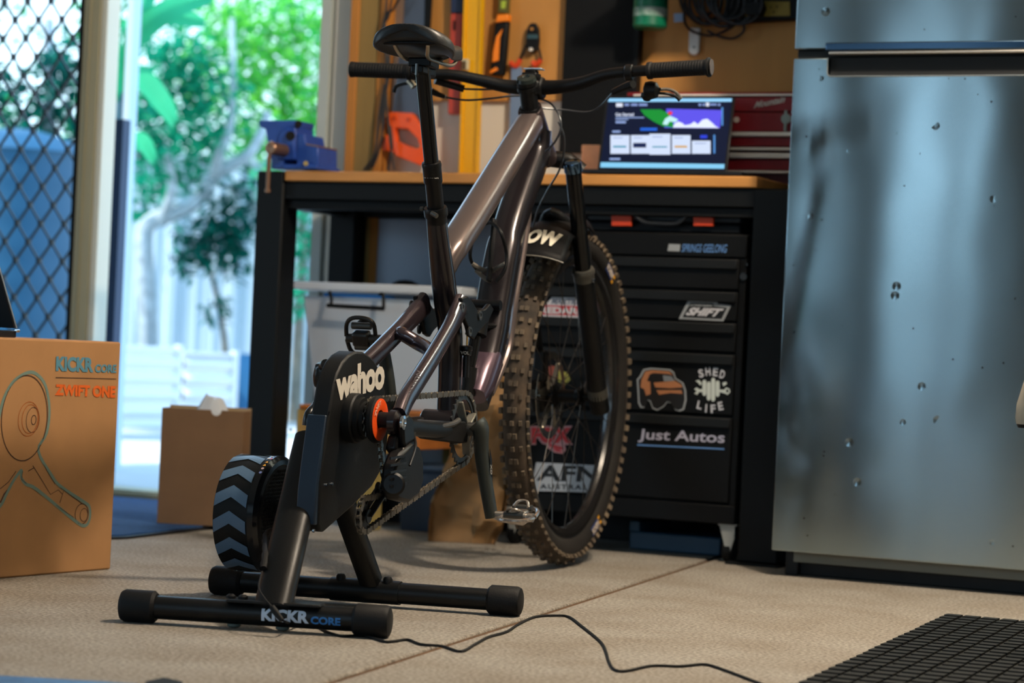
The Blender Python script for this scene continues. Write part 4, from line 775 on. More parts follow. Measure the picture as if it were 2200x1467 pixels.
for i in range(26):
    x = X0 + i * pitch; sl = (c.x - a.x) / (c.y - a.y); yy = Y1m; rest = MB()
    while yy > 3.05:
        xo = x + sl * (yy - Y1m) + rnd.uniform(-.0008, .0008)
        if inview(V3(xo, yy, .014)) and nsl < 300:
            if slat_me is None:
                mb = MB(); mb.prism([(0, -.036, .004), (.0325, -.036, .004), (.0325, 0, .004), (0, 0, .004)], (0, 0, .006)); mb.prism([(.002, -.032, .010), (.0305, -.032, .010), (.0305, -.004, .010), (.002, -.004, .010)], (0, 0, .004))
                mb2 = MB(); mb2.add(mb.v, mb.f); r = mk('slat', mb2, M_rm, rm, local=True, sharp=0); slat_me = r.ob.data; o = r.ob
            else: o = bpy.data.objects.new('slat', slat_me); COL.objects.link(o); o.parent = rm.ob
            o.location = rm.F.l(V3(xo, yy, 0)); nsl += 1
        else: rest.box((xo, yy - .036, .004), (xo + .0325, yy, .013))
        yy -= .0455
    if rest.v: mk('slat_row', rest, M_rm, rm, sharp=0, kind='stuff')
    for e in (.006, .0265):
        mb = MB(); mb.prism([(x + e - .002, Y1m, .001), (x + e + .002, Y1m, .001), (x + e + .002 + sl * (3.05 - Y1m), 3.05, .001), (x + e - .002 + sl * (3.05 - Y1m), 3.05, .001)], (0, 0, .0085)); mk('runner', mb, M_rm2, rm, sharp=0)
mb = MB()
for k in range(120): y = Y1m - .006 - k * .0127
bp_ = thing('blue_board', 'blue painted board lying at the lower left corner of the floor', 'board', AZ(100, 1460, 0))
p0 = AZ(-60, 1447, .004); p1 = AZ(296, 1468, .004); mb = MB(); mb.prism([p0, V3(p0.x, p0.y - .3, p0.z), V3(p1.x + .0, p1.y - .3, p1.z), p1][::-1], (0, 0, -.0035)); mk('board', mb, mat('scuffed_blue', '3E6C9C', .6, var=.3, vs=20), bp_)
r = mk('rubber_wedge', MB().prism([AZ(312, 1470, 0), AZ(352, 1461, .0), AZ(392, 1470, 0), AZ(392, 1500, 0), AZ(312, 1500, 0)], (0, 0, .004)), M_rm); tag(r.ob, 'dark rubber corner just showing at the bottom edge', 'mat')
# ================================================================== TRAINER CARTON
c0 = AZ(238, 1223, 0); c1 = AZ(0, 1243, 0); dv = (c0 - c1); XF = Frame(c0, atan2(-dv.y, -dv.x) * 0)
ang = atan2(dv.y, dv.x)            # face runs from the far corner c0 towards the camera side
KF = Frame(c0, -ang)               # local -x runs along the printed face towards the left
kb = thing('trainer_carton', 'large printed cardboard carton standing at the left', 'box', F=KF)
M_k = mat('cardboard', 'AC7E50', .75, var=.07, vs=10); kz = KF.Q(262, 735, 0).z; kd = .36; kl = .78
mb = MB(); mb.box((-kl, 0, 0), (0, kd, kz)); mk('carton', mb, M_k, kb, local=True, bevel=.004)
KQ = lambda px, py, o=-.0012: KF.Q(px, py, 0) + V3(0, o, 0)
M_kb = mat('carton_blue_print', '54889A', .7); M_ko = mat('carton_orange_print', 'E0641E', .7); M_kk = mat('carton_dark_print', '4A3020', .7)
def kword(s, bl, br, tr, tl, m, **k): return lettering('lettering', s, quadmap(KQ(*bl), KQ(*br), KQ(*tr), KQ(*tl)), m, kb, local=True, **k)
kword('KICKR', (119, 797), (200, 800), (200, 768), (120, 765), M_kb, bold=.05); kword('CORE', (203, 800), (249, 801), (250, 783), (204, 782), M_kb, bold=.04)
kword('ZWIFT ONE', (117, 849), (247, 855), (248, 829), (118, 825), M_ko, bold=.05)
def kline(pts, r, m, closed=False, nm='drawing_line', o=0):
    mb = MB(); P = [KQ(x, y, 0) for x, y in pts]; n = len(P); vs = []; fs = []
    for i, p in enumerate(P):
        a, c = (P[(i - 1) % n], P[(i + 1) % n]) if closed else (P[max(i - 1, 0)], P[min(i + 1, n - 1)])
        d = (c - a); d.y = 0; d.normalize(); s = V3(-d.z, 0, d.x) * r; vs += [p + s + V3(0, -.0006 - o, 0), p - s + V3(0, -.0006 - o, 0)]
    for i in range(n if closed else n - 1): j = (i + 1) % n; fs.append((2 * i, 2 * i + 1, 2 * j + 1, 2 * j))
    mb.add(vs, fs); mk(nm, mb, m, kb, local=True, sharp=0)
def ell(cx, cy, a, b2, tilt=0, n=40, t0=0, t1=2 * pi): return [(cx + a * cos(t) * cos(tilt) - b2 * sin(t) * sin(tilt), cy + a * cos(t) * sin(tilt) + b2 * sin(t) * cos(tilt)) for t in [t0 + (t1 - t0) * k / n for k in range(n)]]
kline([(119, 811), (249, 814)], .0009, M_kk)
out_blue = catmull([(-30, 1110, 0), (0, 1087, 0), (14, 1060, 0), (30, 1030, 0), (46, 1010, 0), (45, 1025, 0), (56, 1040, 0), (80, 1052, 0), (160, 1118, 0), (182, 1129, 0), (192, 1115, 0), (192, 1090, 0), (180, 1078, 0), (130, 1045, 0), (110, 1020, 0), (82, 968, 0), (100, 930, 0), (106, 880, 0), (98, 830, 0), (80, 805, 0), (60, 800, 0), (30, 818, 0), (10, 850, 0), (0, 885, 0), (-6, 920, 0)], 4)
kline([(p.x, p.y) for p in out_blue], .0032, mat('carton_blue_halo', '6E8478', .7)); 
kline(ell(52, 898, 49, 92, .08), .0011, M_kk, True); kline(ell(61, 900, 22, 37, .1), .0007, mat('carton_rust_print', 'A4561E', .7), True); kline(ell(64, 900, 17, 31, .1), .0007, mat('carton_rust_print', 'A4561E', .7), True); kline(ell(70, 902, 14, 27, .1), .0006, M_kk, True); kline(ell(72, 902, 5, 10, .1), .0009, M_kk, True)
kline([(48, 1012), (46, 1030), (60, 1042), (158, 1112)], .0008, M_kk); kline([(70, 1000), (92, 1035), (108, 1062), (125, 1052), (134, 1062)], .0007, M_kk); kline([(60, 1012), (72, 1005)], .0008, M_kk); kline([(130, 1048), (176, 1082)], .0008, M_kk); kline([(136, 1055), (128, 1080)], .0007, M_kk)
kline(ell(175, 1104, 14, 22, .1), .0009, M_kk, True); kline(ell(180, 1106, 8, 14, .1), .0006, M_kk, True); kline([(0, 1050), (18, 1035), (34, 1012)], .0008, M_kk); kline([(0, 1080), (8, 1062), (16, 1052)], .0016, M_kk); kline([(82, 975), (100, 1010), (118, 1040)], .0007, M_kk)
# folded laptop on the carton
lf = thing('laptop', 'open laptop seen edge-on on top of the large carton', 'laptop', KF.w((-.25, .1, kz)))
p0 = KF.w((KF.Q(34, 712, .05).x, .05, kz)); Lx = KF.X; Ly = KF.Y; M_lt = mat('laptop_charcoal', '15181C', .4)
e0 = KF.w(KF.Q(36, 705, .04)); e1 = KF.w(KF.Q(-4, 565, .04)); far = -Lx * 0 + Ly * .24
mb = MB(); mb.prism([e0, e1, e1 - Lx * .006 , e0 - Lx * .006], far); mk('lid', mb, M_lt, lf, bevel=.001)
mb = MB(); mb.prism([e0 - Ly * .002, e1 - Ly * .002, e1 - Lx * .0035 - Ly * .002, e0 - Lx * .0035 - Ly * .002], Ly * .002); mk('lid_edge', mb, mat('pale_metal', 'C8D8EA', .3, metal=.8), lf)
mb = MB(); q0 = V3(e0.x, e0.y, kz + .0005); mb.prism([q0 - Lx * .0, q0 - Lx * .24, q0 - Lx * .24 + UP * .013, q0 + UP * .013], far); mk('base', mb, M_lt, lf, bevel=.002)
mb = MB(); mb.cyl(q0 + UP * .013 - Lx * .006 - Ly * .003, q0 + UP * .013 + Lx * .003 - Ly * .003, .003, 10); mk('hinge', mb, mat('chrome', 'B8C0C8', .2, metal=1), lf)
# ================================================================== BICYCLE FRAME OF REFERENCE
_pf = AZ(1222, 851, .372); _a = radians(18.7 - 25); _f = Frame((0, 0, 0), _a); _o = _pf - _f.Y * 1.21; _o.z = 0
B = Frame(_o, _a); P = B.P; Q = B.Q
M_tb = mat('trainer_black', '060708', .55, spec=.3, bump=.1, bs=300); M_rub = mat('rubber_black', '0B0B0C', .65, spec=.3, bump=.2, bs=300); M_tube = mat('painted_tube', '08090A', .42, spec=.35, bump=.1, bs=400)
M_white = mat('white_lettering', 'D9D2C4', .5); M_blu = mat('blue_lettering', '2470B4', .5); M_pw = mat('pale_blue_lettering', 'C3D2E6', .5)
M_chr = mat('chrome', 'B8C0C8', .2, metal=1); M_gun = mat('gunmetal', '5A5A58', .35, metal=.8)
# ================================================================== TRAINER
tn = thing('smart_trainer', 'black direct-drive bike trainer with white lettering under the mountain bike', 'trainer', F=Frame(B.o, B.a))
L_ = dict(local=True)
XF_ = -.012
facepx = [(684, 1128), (688, 1040), (693, 1000), (709, 882), (718, 829), (726, 801), (737, 778), (750, 763), (764, 755), (782, 756), (798, 767), (810, 782), (820, 806), (828, 840), (833, 880), (835, 930), (831, 975), (820, 1010), (800, 1045), (759, 1087), (696, 1143), (688, 1142)]
fp = [P(x, y, XF_) for x, y in facepx]
mb = MB(); mb.prism(fp[::-1], (-.034, 0, 0)); mk('housing', mb, M_tb, tn, bevel=.004, **L_)
low = [fp[i] + V3(.0004, 0, 0) for i in range(0, 3)] + [P(706, 898, XF_ + .0004)]
mb = MB(); mb.prism([p + V3(-.036, 0, 0) for p in (fp[0], fp[1], fp[2], P(706, 892, XF_), P(703, 892, XF_) , P(688, 1000, XF_), P(681, 1060, XF_), P(678, 1128, XF_))], (.034, 0, 0)); mk('lower_cover', mb, mat('cover_blue_daylight', '142434', .4), tn, bevel=.002, **L_)  # blue daylight from the left is put into the cover's colour
mb = MB(); mb.bar(P(678, 880, XF_ - .03), P(710, 885, XF_ + .001), .0012, .0012); mk('cover_seam', mb, M_blk, tn, **L_)
mb = MB()
for x, y in ((700, 1042), (712, 1040), (672, 1140)): p = P(x, y, XF_); mb.cyl(p, p + V3(.003, 0, 0), .003, 10)
mk('screw', mb, M_chr, tn, kind='stuff', **L_)
q = [(719, 865), (822, 838), (823, 783), (722, 822)]
q = [P(x, y, XF_ + .0012) for x, y in q]
# wahoo: letters rise along the slope, h ascender taller
fq = quadmap(P(718, 868, XF_ + .001), P(824, 836, XF_ + .001), P(824, 776, XF_ + .001), P(718, 790, XF_ + .001))
qa = [P(722, 862, XF_ + .001), P(826, 835, XF_ + .001), P(827, 763, XF_ + .001), P(722, 796, XF_ + .001)]
lettering('lettering', 'wahoo', quadmap(*qa), M_white, tn, local=True, bold=.048, spacing=.92)
mb = MB(); ax = V3(1, 0, 0)
mb.lathe((XF_, 0, .34), ax, [(.043, 0), (.043, .014), (.041, .017), (.036, .018), (.036, .026), (.030, .027), (.030, .034)], 40); mk('hub', mb, M_tb, tn, **L_)
mb = MB(); vs = []; N = 14; prof = []
for k in range(N):
    for r_, o in ((.0285, 0), (.034, .30), (.034, .45), (.0285, .75)): t = 2 * pi * (k + o) / N; prof.append((r_ * cos(t), r_ * sin(t)))
mb.prism([(.0235, c, .34 + s) for c, s in prof], (.0022, 0, 0)); mk('sprocket', mb, M_gun, tn, **L_)
mb = MB(); mb.lathe((.030, 0, .34), ax, [(.02, 0), (.0385, .001), (.0405, .004), (.0405, .010), (.036, .0125)], 44); mk('guide_disc', mb, M_rub, tn, **L_)
M_od = mat('orange_disc', 'F2541A', .4)
mb = MB(); mb.lathe((.030, 0, .34), ax, [(.036, .0120), (.036, .0135), (.026, .0150), (.0165, .0135), (.015, .010)], 44); od = mk('orange_disc', mb, M_od, tn, label='bright orange cog cover', **L_)
uvt, fst = textmesh('ZWIFT', bold=.03); mb = MB()
def arc(u, v): t = radians(195 - 62 * u) ; r_ = .0255 + .0085 * v; t = radians(168 - 68 * u); return V3(.0455 if True else 0, r_ * cos(t), .34 + r_ * sin(t))
mb.add([arc(u, v) + V3(.0002, 0, 0) for u, v in uvt], fst); mk('lettering', mb, mat('pale_orange_print', 'F0B89A', .5), Root(od.ob, od.F), local=True, sharp=0)
mb = MB(); mb.cyl((.02, 0, .34), (.060, 0, .34), .0135, 20); mk('axle_cap', mb, M_blk, tn, **L_)
mb = MB(); mb.cyl((-.075, 0, .34), (.03, 0, .34), .008, 12); mk('axle', mb, M_gun, tn, **L_)
mb = MB(); pts = catmull([P(700, 782, -.09), P(692, 790, -.105), P(687, 815, -.11), P(690, 835, -.11), P(680, 868, -.112), P(664, 890, -.114), P(660, 914, -.115)], 4); n = len(pts)
rr = [.009, .013, .012, .008, .0075, .0085, .009]; mb.tube(pts, [rr[min(6, int(i * 7 / n))] for i in range(n)], 12); mk('skewer_lever', mb, mat('lever_black', '101215', .3), tn, **L_)
# flywheel
FWc = V3(0, .066, .160); R = .103; NB = 14
x0, x1, x2 = -.247, -.181, -.163
mb = MB(); mb.lathe((0, FWc.y, FWc.z), ax, [(.0, x0 + .002), (R - .006, x0), (R - .001, x0 + .002), (R - .001, x1)], 72); fwh = mk('flywheel', mb, M_tb, tn, **L_)
mb = MB(); dl_ = 2 * pi / NB; ap = .17; RR = R + .0003
for k in range(NB):
    ta = k * dl_ + .16; tb_ = ta + dl_ * .48; nn = 6
    for (xa, xb, aa, ab) in ((x0 + .003, (x0 + x1) / 2, 0, ap), ((x0 + x1) / 2, x1 - .002, ap, 0)):
        for j in range(nn):
            u0, u1 = j / nn, (j + 1) / nn; A0_ = aa + (ab - aa) * u0; A1_ = aa + (ab - aa) * u1; X0_ = xa + (xb - xa) * u0; X1_ = xa + (xb - xa) * u1
            S = 3
            for m_ in range(S):
                f = lambda x, a, t: V3(x, FWc.y - RR * cos(t - a), FWc.z + RR * sin(t - a) * 1.0)
                t0 = ta + (tb_ - ta) * m_ / S; t1 = ta + (tb_ - ta) * (m_ + 1) / S
                mb.add([f(X0_, -A0_, t0), f(X1_, -A1_, t0), f(X1_, -A1_, t1), f(X0_, -A0_, t1)], [(0, 1, 2, 3)])
mk('chevron_pattern', mb, mat('slate_chevron', '50687F', .4), fwh, local=True, sharp=40)
mb = MB(); mb.lathe((0, FWc.y, FWc.z), ax, [(R - .001, x1), (R + .0012, x1 + .001), (R + .0012, x2 - .006), (R - .006, x2), (R - .014, x2 + .001), (R - .016, x2 - .001)], 72); mk('flywheel_ring', mb, mat('gloss_black', '0F1013', .18), tn, **L_)
mb = MB(); mb.lathe((0, FWc.y, FWc.z), ax, [(R - .016, x2 - .001), (.03, x2 + .002), (.0, x2 + .002)], 60)
mk('vent_cover', mb, mat('vent_black', '0D0E0F', .5), tn, **L_)
mb = MB()
for i in range(-13, 14):
    for j in range(-13, 14):
        y = i * .0075 + (j % 2) * .00375; z = j * .0065
        if .03 < sqrt(y * y + z * z) < R - .020: mb.lathe((x2 + .0015, FWc.y + y, FWc.z + z), ax, [(.0030, 0), (.0030, .0012), (.0022, .0012), (.0022, 0)], 6)
mk('vent_mesh', mb, M_tb, tn, kind='stuff', sharp=0, **L_)
def stk(t, w, h, kind, m, dx=0): 
    xs_ = (x1 + x2) / 2 - .001 + dx; r_ = R + .0018; f = lambda a, b_: V3(xs_ + a, FWc.y - r_ * cos(t + b_ / r_), FWc.z + r_ * sin(t + b_ / r_)); mb = MB()
    if kind == 't': mb.add([f(-w, -h), f(w, -h), f(0, h)], [(0, 1, 2)])
    elif kind == 'c': mb.add([f(w * cos(a), w * sin(a)) for a in [2 * pi * k / 14 for k in range(14)]], [tuple(range(14))])
    else: mb.add([f(-w, -h), f(w, -h), f(w, h), f(-w, h)], [(0, 1, 2, 3)])
    mk('warning_sticker', mb, m, tn, local=True, sharp=0)
M_ye = mat('warning_yellow', 'E6A43A', .5)
stk(1.13, .0030, .0030, 't', M_ye); stk(1.03, .0030, .0030, 't', M_ye); stk(.93, .0028, .003, 'c', mat('pale_pink_print', 'D8B4B0', .5)); stk(.83, .0028, .003, 'c', mat('lilac_sticker', '8E96CC', .5))
stk(1.27, .0026, .003, 'b', mat('pale_sticker', 'B0B0B0', .5), -.003); stk(1.27, .0012, .003, 'b', mat('bright_red_print', 'B8282E', .5), .002); stk(1.38, .0026, .003, 'c', mat('pale_sticker', 'B0B0B0', .5), -.002); stk(1.38, .001, .003, 'b', mat('deep_blue_print', '2A3FA0', .5), .003)
# legs
Lr, Lc = .019, .0265
nA, nB = V3(-.272, -.305, Lc), V3(.167, -.225, Lc); fA, fB = V3(-.336, .162, Lc), V3(.240, .216, Lc)
for A_, B_, nm in ((nA, nB, 'front'), (fA, fB, 'rear')):
    d = (B_ - A_).normalized(); mb = MB(); mb.cyl(A_ + d * .02, B_ - d * .02, Lr, 28); lg = mk('foot_tube', mb, M_tube, tn, **L_)
    for e, s in ((A_, 1), (B_, -1)):
        mb = MB(); mb.lathe(e, d * s, [(.0, 0), (Lc - .008, 0), (Lc - .003, .002), (Lc, .008), (Lc, .055), (Lc - .0045, .060), (Lr, .0605)], 32); mk('end_cap', mb, M_rub, lg, local=True)
    if nm == 'front':
        side = V3(d.y, -d.x, 0).normalized(); 
        if side.y > 0: side = -side
        # text around the tube
        cA, cB = Q(565, 1318, -.27), Q(734, 1326, -.25); s0 = (cA - A_).dot(d); s1 = (cB - A_).dot(d)
        def onT(s, ph, r_=Lr + .0004): return A_ + d * s + (side * cos(ph) + UP * sin(ph)) * r_
        ph0, ph1 = radians(-28), radians(34)
        sm = s0 + (s1 - s0) * .61
        lettering('lettering', 'KICKR', lambda u, v: onT(s0 + (sm - .001 - s0) * u, ph0 + (ph1 - ph0) * v), M_pw, lg, local=True, bold=.05, cuts=8)
        lettering('lettering', 'CORE', lambda u, v: onT(sm + .002 + (s1 - sm - .002) * u, ph0 + (ph1 - ph0) * .62 * v), M_blu, lg, local=True, bold=.04, cuts=6)
        sA = (Q(490, 1283, -.28) - A_).dot(d); sB = (Q(690, 1290, -.26) - A_).dot(d)
        mb = MB(); c0_ = A_ + d * sA + UP * (Lr + .0005); c1_ = A_ + d * sB + UP * (Lr + .0005); mb.bar(c0_, c1_, .044, .005); mk('mount_plate', mb, M_tube, tn, bevel=.002, **L_)
        for px in (497, 522): p = A_ + d * ((Q(px, 1283, -.27) - A_).dot(d)) + UP * (Lr + .003); mb = MB(); mb.lathe(p, UP, [(.008, 0), (.008, .004), (.004, .007), (0, .0075)], 14); mk('bolt', mb, M_blk, tn, **L_)
        for px in (500, 600):
            p = A_ + d * ((Q(px, 1335, -.28) - A_).dot(d)) - UP * (Lr - .001); mb = MB(); mb.lathe(p, -UP, [(.011, 0), (.011, .004), (.007, .0065), (0, .0065)], 14); mk('foot_pad', mb, mat('grey_pad', '4A5450', .6), tn, **L_)
    else:
        for px in (737, 835): p = A_ + d * ((Q(px, 1240, .19) - A_).dot(d)) + V3(0, -.006, Lr - .003); mb = MB(); mb.lathe(p, UP, [(.0085, 0), (.0085, .008), (.006, .012), (0, .013)], 14); mk('bolt', mb, M_blk, tn, **L_)
        sA = (Q(716, 1240, .19) - A_).dot(d); sB = (Q(860, 1250, .19) - A_).dot(d); mb = MB(); mb.cyl(A_ + d * sA, A_ + d * sB, Lr + .0022, 28); mk('mount_sleeve', mb, M_tube, tn, **L_)
s0_ = Q(592, 1284, -.262); st = [V3(s0_.x - .002, -.268, .034), Q(610, 1205, -.20), Q(632, 1110, -.12), Q(655, 1010, -.05), Q(672, 940, 0.0)]
stp = catmull(st, 4); mb = MB(); mb.sweep(stp, [.031] * len(stp), [.020] * len(stp), 20, .75); mk('main_strut', mb, M_tube, tn, **L_)
mb = MB(); mb.sweep(catmull([Q(797, 1248, .185), Q(772, 1178, .14), Q(748, 1110, .095), Q(730, 1050, .06)], 3), .019, .017, 16, .5); mk('rear_strut', mb, M_tube, tn, **L_)
mb = MB(); mb.cyl((-.1605, .066, .16), (-.05, .04, .19), .022, 24); mk('drive_casing', mb, M_tb, tn, **L_)
# power cable
cb = thing('power_cable', 'thin black power cable running from the trainer across the floor', 'cable', B.w((-.1, -.1, 0)))
W_ = lambda x, y, yy: B.w(Q(x, y, yy))
pl = catmull([W_(583, 1140, -.04), W_(572, 1150, -.10), W_(571, 1185, -.20), W_(566, 1222, -.24)], 5)
mb = MB(); mb.tube(pl, [.0052 + .0012 * (i % 2) for i in range(len(pl))], 10); mk('plug', mb, M_rub, cb)
hang = [W_(563, 1228, -.25), W_(556, 1262, -.30), W_(568, 1285, -.315), W_(583, 1303, -.318), W_(597, 1325, -.32), W_(612, 1335, -.325)]
mb = MB(); mb.tube(catmull(hang, 6), .0017, 8); mk('cord', mb, M_rub, cb)
mb = MB(); mb.tube([W_(584, 1303, -.321), W_(590, 1312, -.322), W_(606, 1333, -.325)], [.0045, .0055, .004], 12); mk('inline_sleeve', mb, M_rub, cb)
gp = [(640, 1344), (680, 1346), (705, 1358), (735, 1366), (770, 1365), (800, 1370), (826, 1378), (850, 1377), (876, 1374), (905, 1384), (950, 1388), (990, 1399), (1020, 1384), (1050, 1368), (1088, 1357), (1115, 1340), (1150, 1325), (1190, 1322), (1222, 1325), (1250, 1345), (1290, 1378), (1302, 1400), (1308, 1420), (1320, 1438), (1345, 1441), (1400, 1430), (1460, 1431), (1510, 1427), (1545, 1435), (1620, 1463), (1650, 1474)]
G_ = [W_(612, 1335, -.325)] + [AZ(x, y, .0025) for x, y in gp]
mb = MB(); mb.tube(catmull(G_, 6), .0022, 8); mk('cord', mb, M_rub, cb)
# ================================================================== MOUNTAIN BIKE
bk = thing('mountain_bike', 'dark bronze full-suspension mountain bike clamped onto the black trainer', 'bicycle', F=Frame(B.o, B.a))
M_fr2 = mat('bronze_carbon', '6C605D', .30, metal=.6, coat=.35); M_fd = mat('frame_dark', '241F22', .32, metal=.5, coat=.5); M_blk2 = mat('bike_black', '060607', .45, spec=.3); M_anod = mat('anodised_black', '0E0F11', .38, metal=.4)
M_post = mat('stanchion_black', '0C0D0F', .18, metal=.3); M_grey = mat('crank_grey', '2E322F', .45, metal=.3); M_chain = mat('chain_steel', '6E675C', .4, metal=.8)
mx_ = lambda L: [V3(-p.x, p.y, p.z) for p in L]
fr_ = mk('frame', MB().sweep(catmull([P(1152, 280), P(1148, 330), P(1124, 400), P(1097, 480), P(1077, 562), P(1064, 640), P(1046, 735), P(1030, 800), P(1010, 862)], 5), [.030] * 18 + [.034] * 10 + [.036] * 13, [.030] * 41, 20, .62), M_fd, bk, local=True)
def tt(i): return i
pt = catmull([P(1140, 262), P(1116, 300), P(1058, 395), P(1013, 468), P(982, 516), P(966, 546), P(957, 580)], 6); n = len(pt)
mb = MB(); mb.sweep(pt, [.0255 + .004 * sin(pi * i / n) - .012 * max(0, (i / n - .75) * 4) for i in range(n)], [.026 - .004 * i / n for i in range(n)], 22, .7); mk('top_tube', mb, M_fr2, fr_, local=True)
pt = catmull([P(936, 452), P(945, 540), P(957, 640), P(968, 730), V3(0, .455, .335)], 5); n = len(pt)
mb = MB(); mb.sweep(pt, [.0175 + .005 * min(1, i / 8) for i in range(n)], [.0175 + .004 * min(1, i / 8) for i in range(n)], 18, .85); mk('seat_tube', mb, M_fd, fr_, local=True)
mb = MB(); mb.sweep([P(975, 515), P(972, 560), P(962, 600)], [.02, .015, .006], [.012, .014, .006], 12); mk('gusset', mb, M_fr2, fr_, local=True)
hp = catmull([P(1138, 235), P(1147, 268), P(1158, 310), P(1168, 342)], 4); n = len(hp)
mb = MB(); mb.sweep(hp, [.024 + .006 * i / n for i in range(n)], [.026 + .002 * sin(pi * i / n) for i in range(n)], 20, .85); mk('head_tube', mb, mat('head_bronze', '4A3E3E', .3, metal=.6, coat=.35), fr_, local=True)
mb = MB(); mb.sweep(catmull([P(1163, 330), P(1140, 370), P(1122, 420), P(1117, 480), P(1105, 560), P(1090, 650), P(1078, 740), P(1058, 800), P(1038, 845)], 5), .006, .007, 8); o_ = mk('ridge_highlight', mb, M_fr2, fr_, local=True, label='down tube ridge, its highlight put in as lighter bronze');  # lighter bronze here carries the highlight along the tube's edge
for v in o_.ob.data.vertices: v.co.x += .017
mb = MB(); mb.cyl((-.045, .44, .322), (.045, .44, .322), .028, 28, bev=.003); mk('bottom_bracket', mb, M_fd, fr_, local=True)
mb = MB(); mb.sweep([P(1040, 770), P(1020, 815), P(1005, 850)], [.038, .040, .036], [.030, .034, .02], 20, .6); mk('shock_cradle', mb, mat('plum_carbon', '5E4C58', .25, metal=.55, coat=.5), fr_, local=True)
# seat post
sp_ = mk('seat_post', MB().sweep([P(907, 142), P(927, 352)], .0135, .0135, 20), M_post, bk, local=True)
d_ = (P(927, 352) - P(907, 142)).normalized(); c_ = P(927, 352)
mb = MB(); mb.lathe(c_ - d_ * .004, d_, [(.0135, 0), (.0175, .001), (.0185, .006), (.0175, .012), (.0175, .038), (.0155, .042), (.0155, .100)], 26); mk('post_collar', mb, M_anod, sp_, local=True)
mb = MB(); c2 = P(936, 452); mb.lathe(c2 - d_ * .006, d_, [(.0155, 0), (.021, 0), (.022, .004), (.022, .016), (.0195, .020), (.0195, .03)], 26); mk('seat_clamp', mb, M_anod, sp_, local=True)
mb = MB(); p = c2 + V3(-.022, -.006, .002); mb.cyl(p, p + V3(-.006, 0, 0), .004, 10); p = c2 + V3(.0, -.02, -.006); mb.cyl(p, p + V3(.012, -.004, -.006), .0045, 10); mk('clamp_bolt', mb, M_gun, sp_, local=True)
cy_ = c_ + d_ * .026
lettering('lettering', 'TRANSFER', lambda u, v: cy_ + V3(sin(radians(-58 + 116 * u)) * .0178, -cos(radians(-58 + 116 * u)) * .0178, -.003 + .006 * v + .004 * 0), mat('silver_print', 'B8B4AC', .4), sp_, local=True)
mb = MB(); mb.box((-.022, .215, .968), (.022, .262, .985)); mb.box((-.012, .205, .955), (.012, .275, .97)); hd = mk('post_head', mb, M_anod, sp_, local=True, bevel=.003)
mb = MB()
for y in (.207, .268): mb.cyl((0, y, .952), (0, y, .972), .0035, 10)
mk('clamp_bolt', mb, M_gun, sp_, local=True)
# saddle
ws = [(0, .030, 1.0), (.03, .060, 1.0), (.10, .073, 1), (.22, .0745, 1), (.36, .062, 1), (.5, .042, 1), (.64, .029, 1), (.8, .023, 1), (.93, .019, 1), (1, .008, 1)]
R_ = []; y0s, y1s = .135, .415; ns_ = 28
for t_, w, _ in ws:
    y = y0s + (y1s - y0s) * t_; top = 1.036 - .012 * sin(pi * min(1, t_ * 1.1)) - .006 * t_; dp_ = (.036 - .008 * t_) * (1 if 0 < t_ < 1 else .55); ring = []
    for k in range(ns_):
        a = 2 * pi * k / ns_; ca, sa = cos(a), sin(a)
        if sa >= 0: ring.append(V3(w * math.copysign(abs(ca) ** .75, ca), y, top - dp_ + dp_ * abs(sa) ** .6))
        else: ring.append(V3(w * .93 * math.copysign(abs(ca) ** .8, ca), y + .012 * abs(sa) * (1 if t_ == 0 else 0), top - dp_ + .010 * abs(sa) - .004 * (1 - abs(sa))))
    R_.append(ring)
mb = MB(); mb.rings(R_); sd = mk('saddle', mb, mat('saddle_black', '1A1B1C', .42, bump=.1, bs=300), bk, local=True, sharp=50, subd=1)
M_rail = mat('rail_metal', 'A59C8C', .3, metal=.9)
for s in (1, -1):
    mb = MB(); mb.tube(catmull([V3(s * .034, .168, 1.012), V3(s * .030, .178, .995), V3(s * .024, .196, .982), V3(s * .022, .24, .981), V3(s * .022, .32, .983), V3(s * .015, .37, 1.0)], 5), .0036, 10); mk('rail', mb, M_rail, sd, local=True)
mb = MB(); mb.box((-.05, .16, 1.000), (.05, .19, 1.008)); mk('rail_socket', mb, M_blk2, sd, local=True, bevel=.003)
# steering
stp_ = mk('stem', MB().sweep([P(1131, 172), P(1141, 248)], [.0175, .0185], [.0175, .0185], 22), M_anod, bk, local=True)
ax_ = (P(1141, 248) - P(1131, 172)).normalized(); c_ = P(1131, 172)
mb = MB()
for k, h in enumerate((.0, .012, .060, .072, .084)): mb.lathe(c_ + ax_ * h, ax_, [(.0175, 0), (.0205 + .001 * k, .001), (.0205 + .001 * k, .009), (.0175, .010)], 26)
mk('spacer', mb, M_anod, stp_, local=True, kind='stuff')
mb = MB(); mb.lathe(c_ + ax_ * .004, -ax_, [(.020, 0), (.021, .003), (.019, .010), (.008, .012), (.006, .009), (0, .009)], 26); mk('top_cap', mb, mat('cap_black', '1C2220', .25), stp_, local=True)
by = .865; bc = Q(1150, 190, by)
mb = MB(); mb.box((-.021, c_.y + .005, bc.z - .018), (.021, by + .012, bc.z + .014)); mk('stem_body', mb, M_anod, stp_, local=True, bevel=.006)
mb = MB(); mb.cyl((-.024, by, bc.z), (.024, by, bc.z), .0235, 26, bev=.003); mk('bar_clamp', mb, M_anod, stp_, local=True)
mb = MB(); mb.box((-.016, by - .03, bc.z + .018), (.016, by + .004, bc.z + .030)); mb.box((-.012, by - .024, bc.z + .030), (.012, by + .002, bc.z + .036)); mk('computer_mount', mb, M_blk2, stp_, local=True, bevel=.003)
